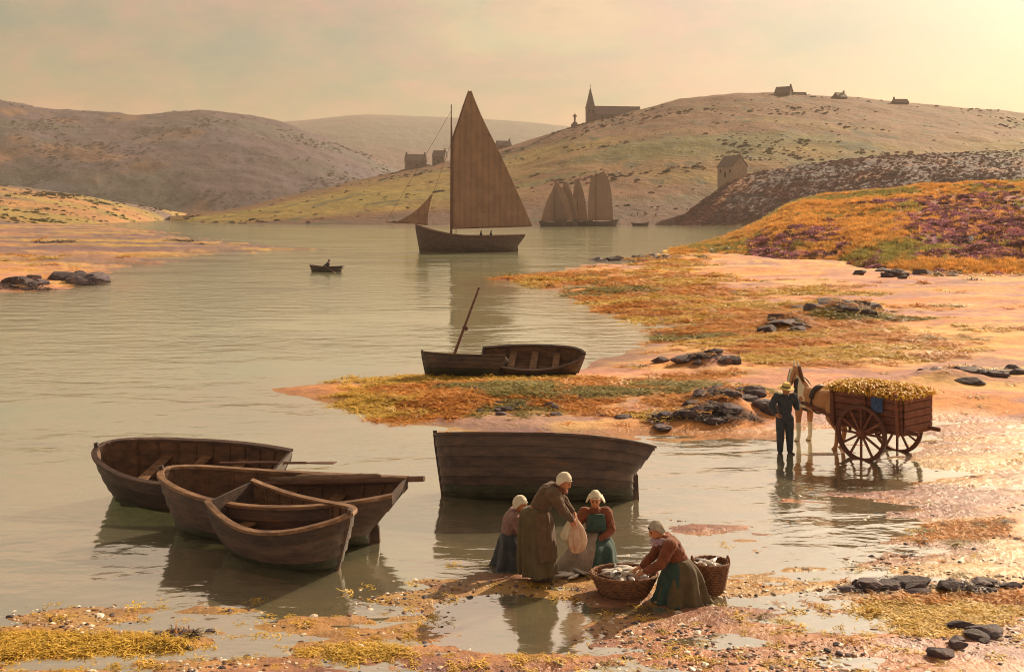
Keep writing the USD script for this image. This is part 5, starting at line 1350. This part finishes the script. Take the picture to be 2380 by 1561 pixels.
# ------------------------------------------------------------------ seaweed, shells, shrubs (uncountable)
def fronds(seed, n=18, size=.40, flat=.10, width=.011):
    "a tangle of straps lying over each other"
    r = np.random.default_rng(seed)
    V, F_ = [], []
    for k in range(n):
        a, L = r.uniform(0, 6.28), size * r.uniform(.35, 1.2)
        o_ = np.append(r.normal(0, size * .3, 2), 0)
        h, w, bend = size * flat * r.uniform(.2, 1.4), width * r.uniform(.6, 1.7), r.normal(0, 1.1)
        i, ns, cc = len(V), 6, o_
        for q_ in range(ns + 1):
            t_ = q_ / ns
            a2 = a + bend * (t_ - .5) * 2 + .5 * math.sin(5 * t_ + k)
            d_, s_ = np.array([math.cos(a2), math.sin(a2), 0]), np.array([-math.sin(a2), math.cos(a2), 0])
            z_ = np.array([0, 0, h * math.sin(math.pi * t_) ** .7 + .008 * (k % 4)])
            ww = w * (1.0 - .75 * t_ ** 3)
            V += [cc + z_ - s_ * ww, cc + z_ + s_ * ww + np.array([0, 0, .5 * ww * math.sin(4 * t_ + k)])]
            cc = cc + d_ * L / ns
        for q_ in range(ns):
            F_ += [(i + 2 * q_, i + 2 * q_ + 1, i + 2 * q_ + 3), (i + 2 * q_, i + 2 * q_ + 3, i + 2 * q_ + 2)]
    return trimesh.Trimesh(np.array(V), np.array(F_), process=False)

def shrub_mesh(seed, n=90):
    r = np.random.default_rng(seed)
    p_ = r.normal(size=(n, 3)); p_ /= np.linalg.norm(p_, axis=1)[:, None]
    p_ *= (r.uniform(.35, 1, n) ** .5 * (1 + .6 * (fbm(p_ * 1.5, 3, seed) - .5)))[:, None]
    p_[:, 2] = abs(p_[:, 2]) * .75
    V, F_ = [], []
    for q_ in p_:
        for _ in range(2):
            a = r.normal(size=3); a /= np.linalg.norm(a)
            b_ = np.cross(a, r.normal(size=3)); b_ /= np.linalg.norm(b_)
            s_ = .20 * r.uniform(.6, 1.3)
            i = len(V)
            V += [q_ - a * s_, q_ + b_ * s_ * .6, q_ + a * s_, q_ - b_ * s_ * .6]
            F_ += [(i, i + 1, i + 2), (i, i + 2, i + 3)]
    return trimesh.Trimesh(np.array(V), np.array(F_), process=False)

def scatter(name, label, protos, pos, scale, idx, rng_, sz=None, tilt=8):
    pi = UsdGeom.PointInstancer.Define(stage, numbered('/World/' + name))
    base = str(pi.GetPath())
    paths = []
    for nm, m, mat, smo in protos:
        pr = obj(nm, m, mat, base + '/prototypes' if UsdGeom.Scope.Define(stage, base + '/prototypes') else base, smooth=smo)
        paths.append(pr.GetPath())
    pi.CreatePrototypesRel().SetTargets(paths)
    n = len(pos)
    pi.CreateProtoIndicesAttr(Vt.IntArray.FromNumpy(np.asarray(idx, np.int32)))
    pi.CreatePositionsAttr(Vt.Vec3fArray.FromNumpy(np.asarray(pos, np.float32)))
    s3 = np.stack([scale, scale, scale * (1 if sz is None else sz)], 1)
    pi.CreateScalesAttr(Vt.Vec3fArray.FromNumpy(s3.astype(np.float32)))
    yaw, tx = rng_.uniform(0, 6.283, n), np.radians(rng_.normal(0, tilt, n))
    pi.CreateOrientationsAttr([Gf.Quath(float(math.cos(y / 2) * math.cos(x / 2)), float(math.cos(y / 2) * math.sin(x / 2)), float(math.sin(y / 2) * math.sin(x / 2)), float(math.sin(y / 2) * math.cos(x / 2))) for y, x in zip(yaw, tx)])
    return tag(pi.GetPrim(), label, None, None, 'stuff')

from scipy.interpolate import RegularGridInterpolator
look = lambda A_: RegularGridInterpolator((vs, us), A_.reshape(UU.shape), bounds_error=False, fill_value=None)
gz, gw, gd = look(z), look(weedm), look(darkm)
rs_ = np.random.default_rng(21)
def sample(n, u0, u1, v0, v1, power=1.0):
    u = rs_.uniform(u0, u1, n)
    v = v0 + (v1 - v0) * rs_.uniform(0, 1, n) ** power
    q_ = np.c_[v, u]
    zq = gz(q_)
    d = F * H / (v - HY)
    return u, v, np.c_[(u - CX) / F * d, d, zq], gw(q_), gd(q_)

u, v, P_, w_, dk = sample(220000, -250, 2700, 600, 1600)
keep = (P_[:, 2] > -.015) & (rs_.uniform(size=len(u)) < np.maximum(.85 * w_ ** 1.4, np.where(v > 1280, .012, .003)))
u, v, P_, w_, dk = u[keep], v[keep], P_[keep], w_[keep], dk[keep]
sc = np.clip(P_[:, 1] / 36, .45, 3.5) * rs_.uniform(.4, 1.2, len(u))
tone = fbm(P_ * np.array([.45, 1, 0]) / 2.6, 5, 91)
idx = np.where(tone > .53, 1, np.where(tone < .32, 3, 0)) + 4 * 0
idx = np.where(rs_.uniform(size=len(u)) < .04, rs_.integers(0, 4, len(u)), idx)
scatter('seaweed', 'rust, yellow and green seaweed strewn over the spits and the beach', [('rust_frond', fronds(1), W['weed'], False), ('yellow_frond', fronds(2), W['weedy'], False), ('dark_frond', fronds(3), W['weedd'], False), ('green_frond', fronds(4), W['weedg'], False)], P_ + [0, 0, -.01], sc, idx, rs_)
u, v, P_, w_, dk = sample(66000, -250, 2700, 560, 1600)
keep = (P_[:, 2] > -.03) & (rs_.uniform(size=len(u)) < 1.0 * dk ** 1.2)
u, v, P_, w_, dk = u[keep], v[keep], P_[keep], w_[keep], dk[keep]
sc = np.clip(P_[:, 1] / 32, .5, 5) * rs_.uniform(.5, 1.2, len(u))
scatter('dark_wrack', 'blue black wrack in bands among the rocks', [('dark_frond', fronds(5, 30), W['weedd'], False), ('rust_frond', fronds(6, 30), W['weed'], False)], P_ + [0, 0, -.01], sc, (rs_.uniform(size=len(u)) < .14).astype(int), rs_)
u, v, P_, w_, dk = sample(26000, -250, 2700, 1080, 1600, .8)
keep = (P_[:, 2] > -.02) & (rs_.uniform(size=len(u)) < .10 + .8 * sm(.5, .64, fbm(P_ * np.array([.5, 1, 0]) / .9, 4, 93)))
u, v, P_ = u[keep], v[keep], P_[keep]
pb = [('pebble', rock_mesh(31 + k, (.02, .016, .009)), W[m_], True) for k, m_ in enumerate(('shell', 'rock', 'wicker', 'stone'))]
scatter('pebbles', 'pebbles and pale broken shells over the wet foreground sand', pb, P_, np.clip(rs_.lognormal(0, .5, len(u)), .4, 3.2), rs_.choice(4, len(u), p=[.3, .25, .2, .25]), rs_)

# load of the cart: seaweed heaped above its boards
n = 900
lx, ly = rs_.uniform(bx0 + .02, bx1 - .02, n), rs_.uniform(-.56, .56, n)
lz = bz0 + .70 + .12 * (1 - (ly / .6) ** 2) * (1 - (abs(lx) / 1.0) ** 3) * (.6 + .8 * fbm(np.c_[lx, ly, 0 * lx] * 4, 3, 9))
ld = thing('seaweed_load', 'heap of yellow seaweed loaded on the cart', 'seaweed', (axle[0], axle[1], CZ), math.degrees(ca))
parts_, parts2 = [], []
for k in range(n):
    m = fronds(200 + k % 7, 6, .26, .35, .014)
    m.apply_transform(trimesh.transformations.rotation_matrix(rs_.uniform(0, 6.28), (0, 0, 1)))
    m.apply_translation((lx[k], ly[k], lz[k]))
    (parts_ if k % 5 else parts2).append(m)
cm = fuse([m3.Manifold.batch_hull([ball((x_, y_, bz0 + .62), .16, 10) for x_ in (bx0 + .2, bx1 - .2) for y_ in (-.36, .36)] + [ball((0, 0, bz0 + .70), .12, 10)])], .06, 5)
obj('heap', cm, W['weedy'], ld, smooth=True)
tag(obj('loose_fronds', parts_, W['weedy'], ld), None, None, None, 'stuff')
tag(obj('loose_rust_fronds', parts2, W['weed'], ld), None, None, None, 'stuff')

# gorse, heather and grass tufts on the slopes
def on_hill(Hl, n, u0, u1, s0, s1, dens):
    G, uu, ss = Hl
    ss = ss.ravel()
    iu = np.clip(np.searchsorted(uu, rs_.uniform(u0, u1, n)), 1, len(uu) - 1)
    k = np.clip(np.searchsorted(ss, rs_.uniform(s0, s1, n)), 1, len(ss) - 2)
    fu, fk = rs_.uniform(size=n)[:, None], rs_.uniform(size=n)[:, None]
    p_ = (G[k, iu] * (1 - fu) + G[k, iu - 1] * fu) * (1 - fk) + (G[k - 1, iu] * (1 - fu) + G[k - 1, iu - 1] * fu) * fk
    kp = rs_.uniform(size=n) < dens(p_, uu[iu], ss[k])
    return p_[kp]
def bushes(name, label, P_, size, mats, flat=.7):
    pr = [('bush', shrub_mesh(40 + i), W[m_], False) for i, m_ in enumerate(mats)]
    scatter(name, label, pr, P_ - [0, 0, .1 * size], size * np.clip(rs_.lognormal(0, .4, len(P_)), .35, 2.2), rs_.integers(0, len(mats), len(P_)), rs_, flat)
bushes('heather', 'heather and scrub over the bluff', on_hill(BLUFF, 16000, 1570, 2500, .05, 1.0, lambda p_, u, s: .35 + .6 * sm(.46, .6, fbm(p_ / 16, 4, 81))), .42, ('heather', 'heather', 'heather'))
bushes('gorse', 'dark gorse scrub scattered over the grassy hill', on_hill(RIGHT, 16000, 430, 2500, .05, 1.0, lambda p_, u, s: .015 + .5 * sm(.58, .68, fbm(p_ * [.5, 1, 1] / 30, 4, 82))), .8, ('shrub', 'heather', 'scrub'))
bushes('scrub', 'low scrub over the left hill', on_hill(LEFT, 40000, -60, 1150, .02, 1.0, lambda p_, u, s: .01 + .25 * sm(.52, .66, fbm(p_ / 60, 4, 83))), 1.3, ('scrub', 'scrub'), .6)
bushes('bank_scrub', 'low scrub along the left bank', on_hill(LSHORE, 6000, -60, 450, .05, 1.0, lambda p_, u, s: .03 + .8 * sm(.54, .66, fbm(p_ / 22, 4, 84))), .8, ('shrub', 'shrub'), .6)
def grass_mesh(seed, n=40):
    r = np.random.default_rng(seed)
    V, F_ = [], []
    for k in range(n):
        a, h, o_ = r.uniform(0, 6.28), r.uniform(.25, .6), np.append(r.normal(0, .22, 2), 0)
        d_, s_ = np.array([math.cos(a), math.sin(a), 0]), np.array([-math.sin(a), math.cos(a), 0]) * .022
        i = len(V)
        V += [o_ - s_, o_ + s_, o_ + d_ * h * .25 + [0, 0, h * .65] + s_ * .7, o_ + d_ * h * .25 + [0, 0, h * .65] - s_ * .7, o_ + d_ * h * .7 + [0, 0, h]]
        F_ += [(i, i + 1, i + 2), (i, i + 2, i + 3), (i + 3, i + 2, i + 4)]
    return trimesh.Trimesh(np.array(V), np.array(F_), process=False)
W['grassy'] = stuffmat('dry_grass', (0.62, 0.31, 0.09), (0.74, 0.44, 0.12), 3, .8, .002, 20, rnd=.35, transl=.35)
W['grassg'] = stuffmat('green_grass', (0.30, 0.29, 0.09), (0.44, 0.38, 0.13), 3, .8, .002, 20, rnd=.35, transl=.35)
gp_ = on_hill(MOUND, 34000, 1560, 2450, .03, 1.05, lambda p_, u, s: np.where(((u > 2040 + 700 * (fbm(p_ / 7, 4, 86) - .5)) & (s < .70 + .9 * (fbm(p_ / 5, 4, 87) - .5)) & (s > .08)) | ((u < 1960 + 500 * (fbm(p_ / 6, 4, 89) - .5)) & (s < .40 + .8 * (fbm(p_ / 5, 4, 88) - .5))), .15, .8))
tn = fbm(gp_ / 9, 4, 42)
scatter('grass', 'tufts of dry orange grass on the mound', [('tuft', grass_mesh(1), W['grassy'], False), ('tuft', grass_mesh(2), W['grassg'], False)], gp_ - [0, 0, .03], rs_.uniform(.35, .95, len(gp_)), (tn + rs_.normal(0, .05, len(tn)) > .56).astype(int), rs_)
bushes('mound_heather', 'purple heather and rock plants on the face of the mound', on_hill(MOUND, 7000, 1745, 2450, .02, .78, lambda p_, u, s: np.where(((u > 2040 + 700 * (fbm(p_ / 7, 4, 86) - .5)) & (s > .08) & (s < .70 + .9 * (fbm(p_ / 5, 4, 87) - .5))) | ((u < 1960 + 500 * (fbm(p_ / 6, 4, 89) - .5)) & (s < .40 + .8 * (fbm(p_ / 5, 4, 88) - .5))), .40 + .5 * sm(.42, .60, fbm(p_ / 4, 4, 85)), .015)), .42, ('purpleheath', 'purpleheath', 'heather'))
tag(obj('haze', hz, M_haze), 'thin golden haze over the whole inlet', None, None, 'stuff')
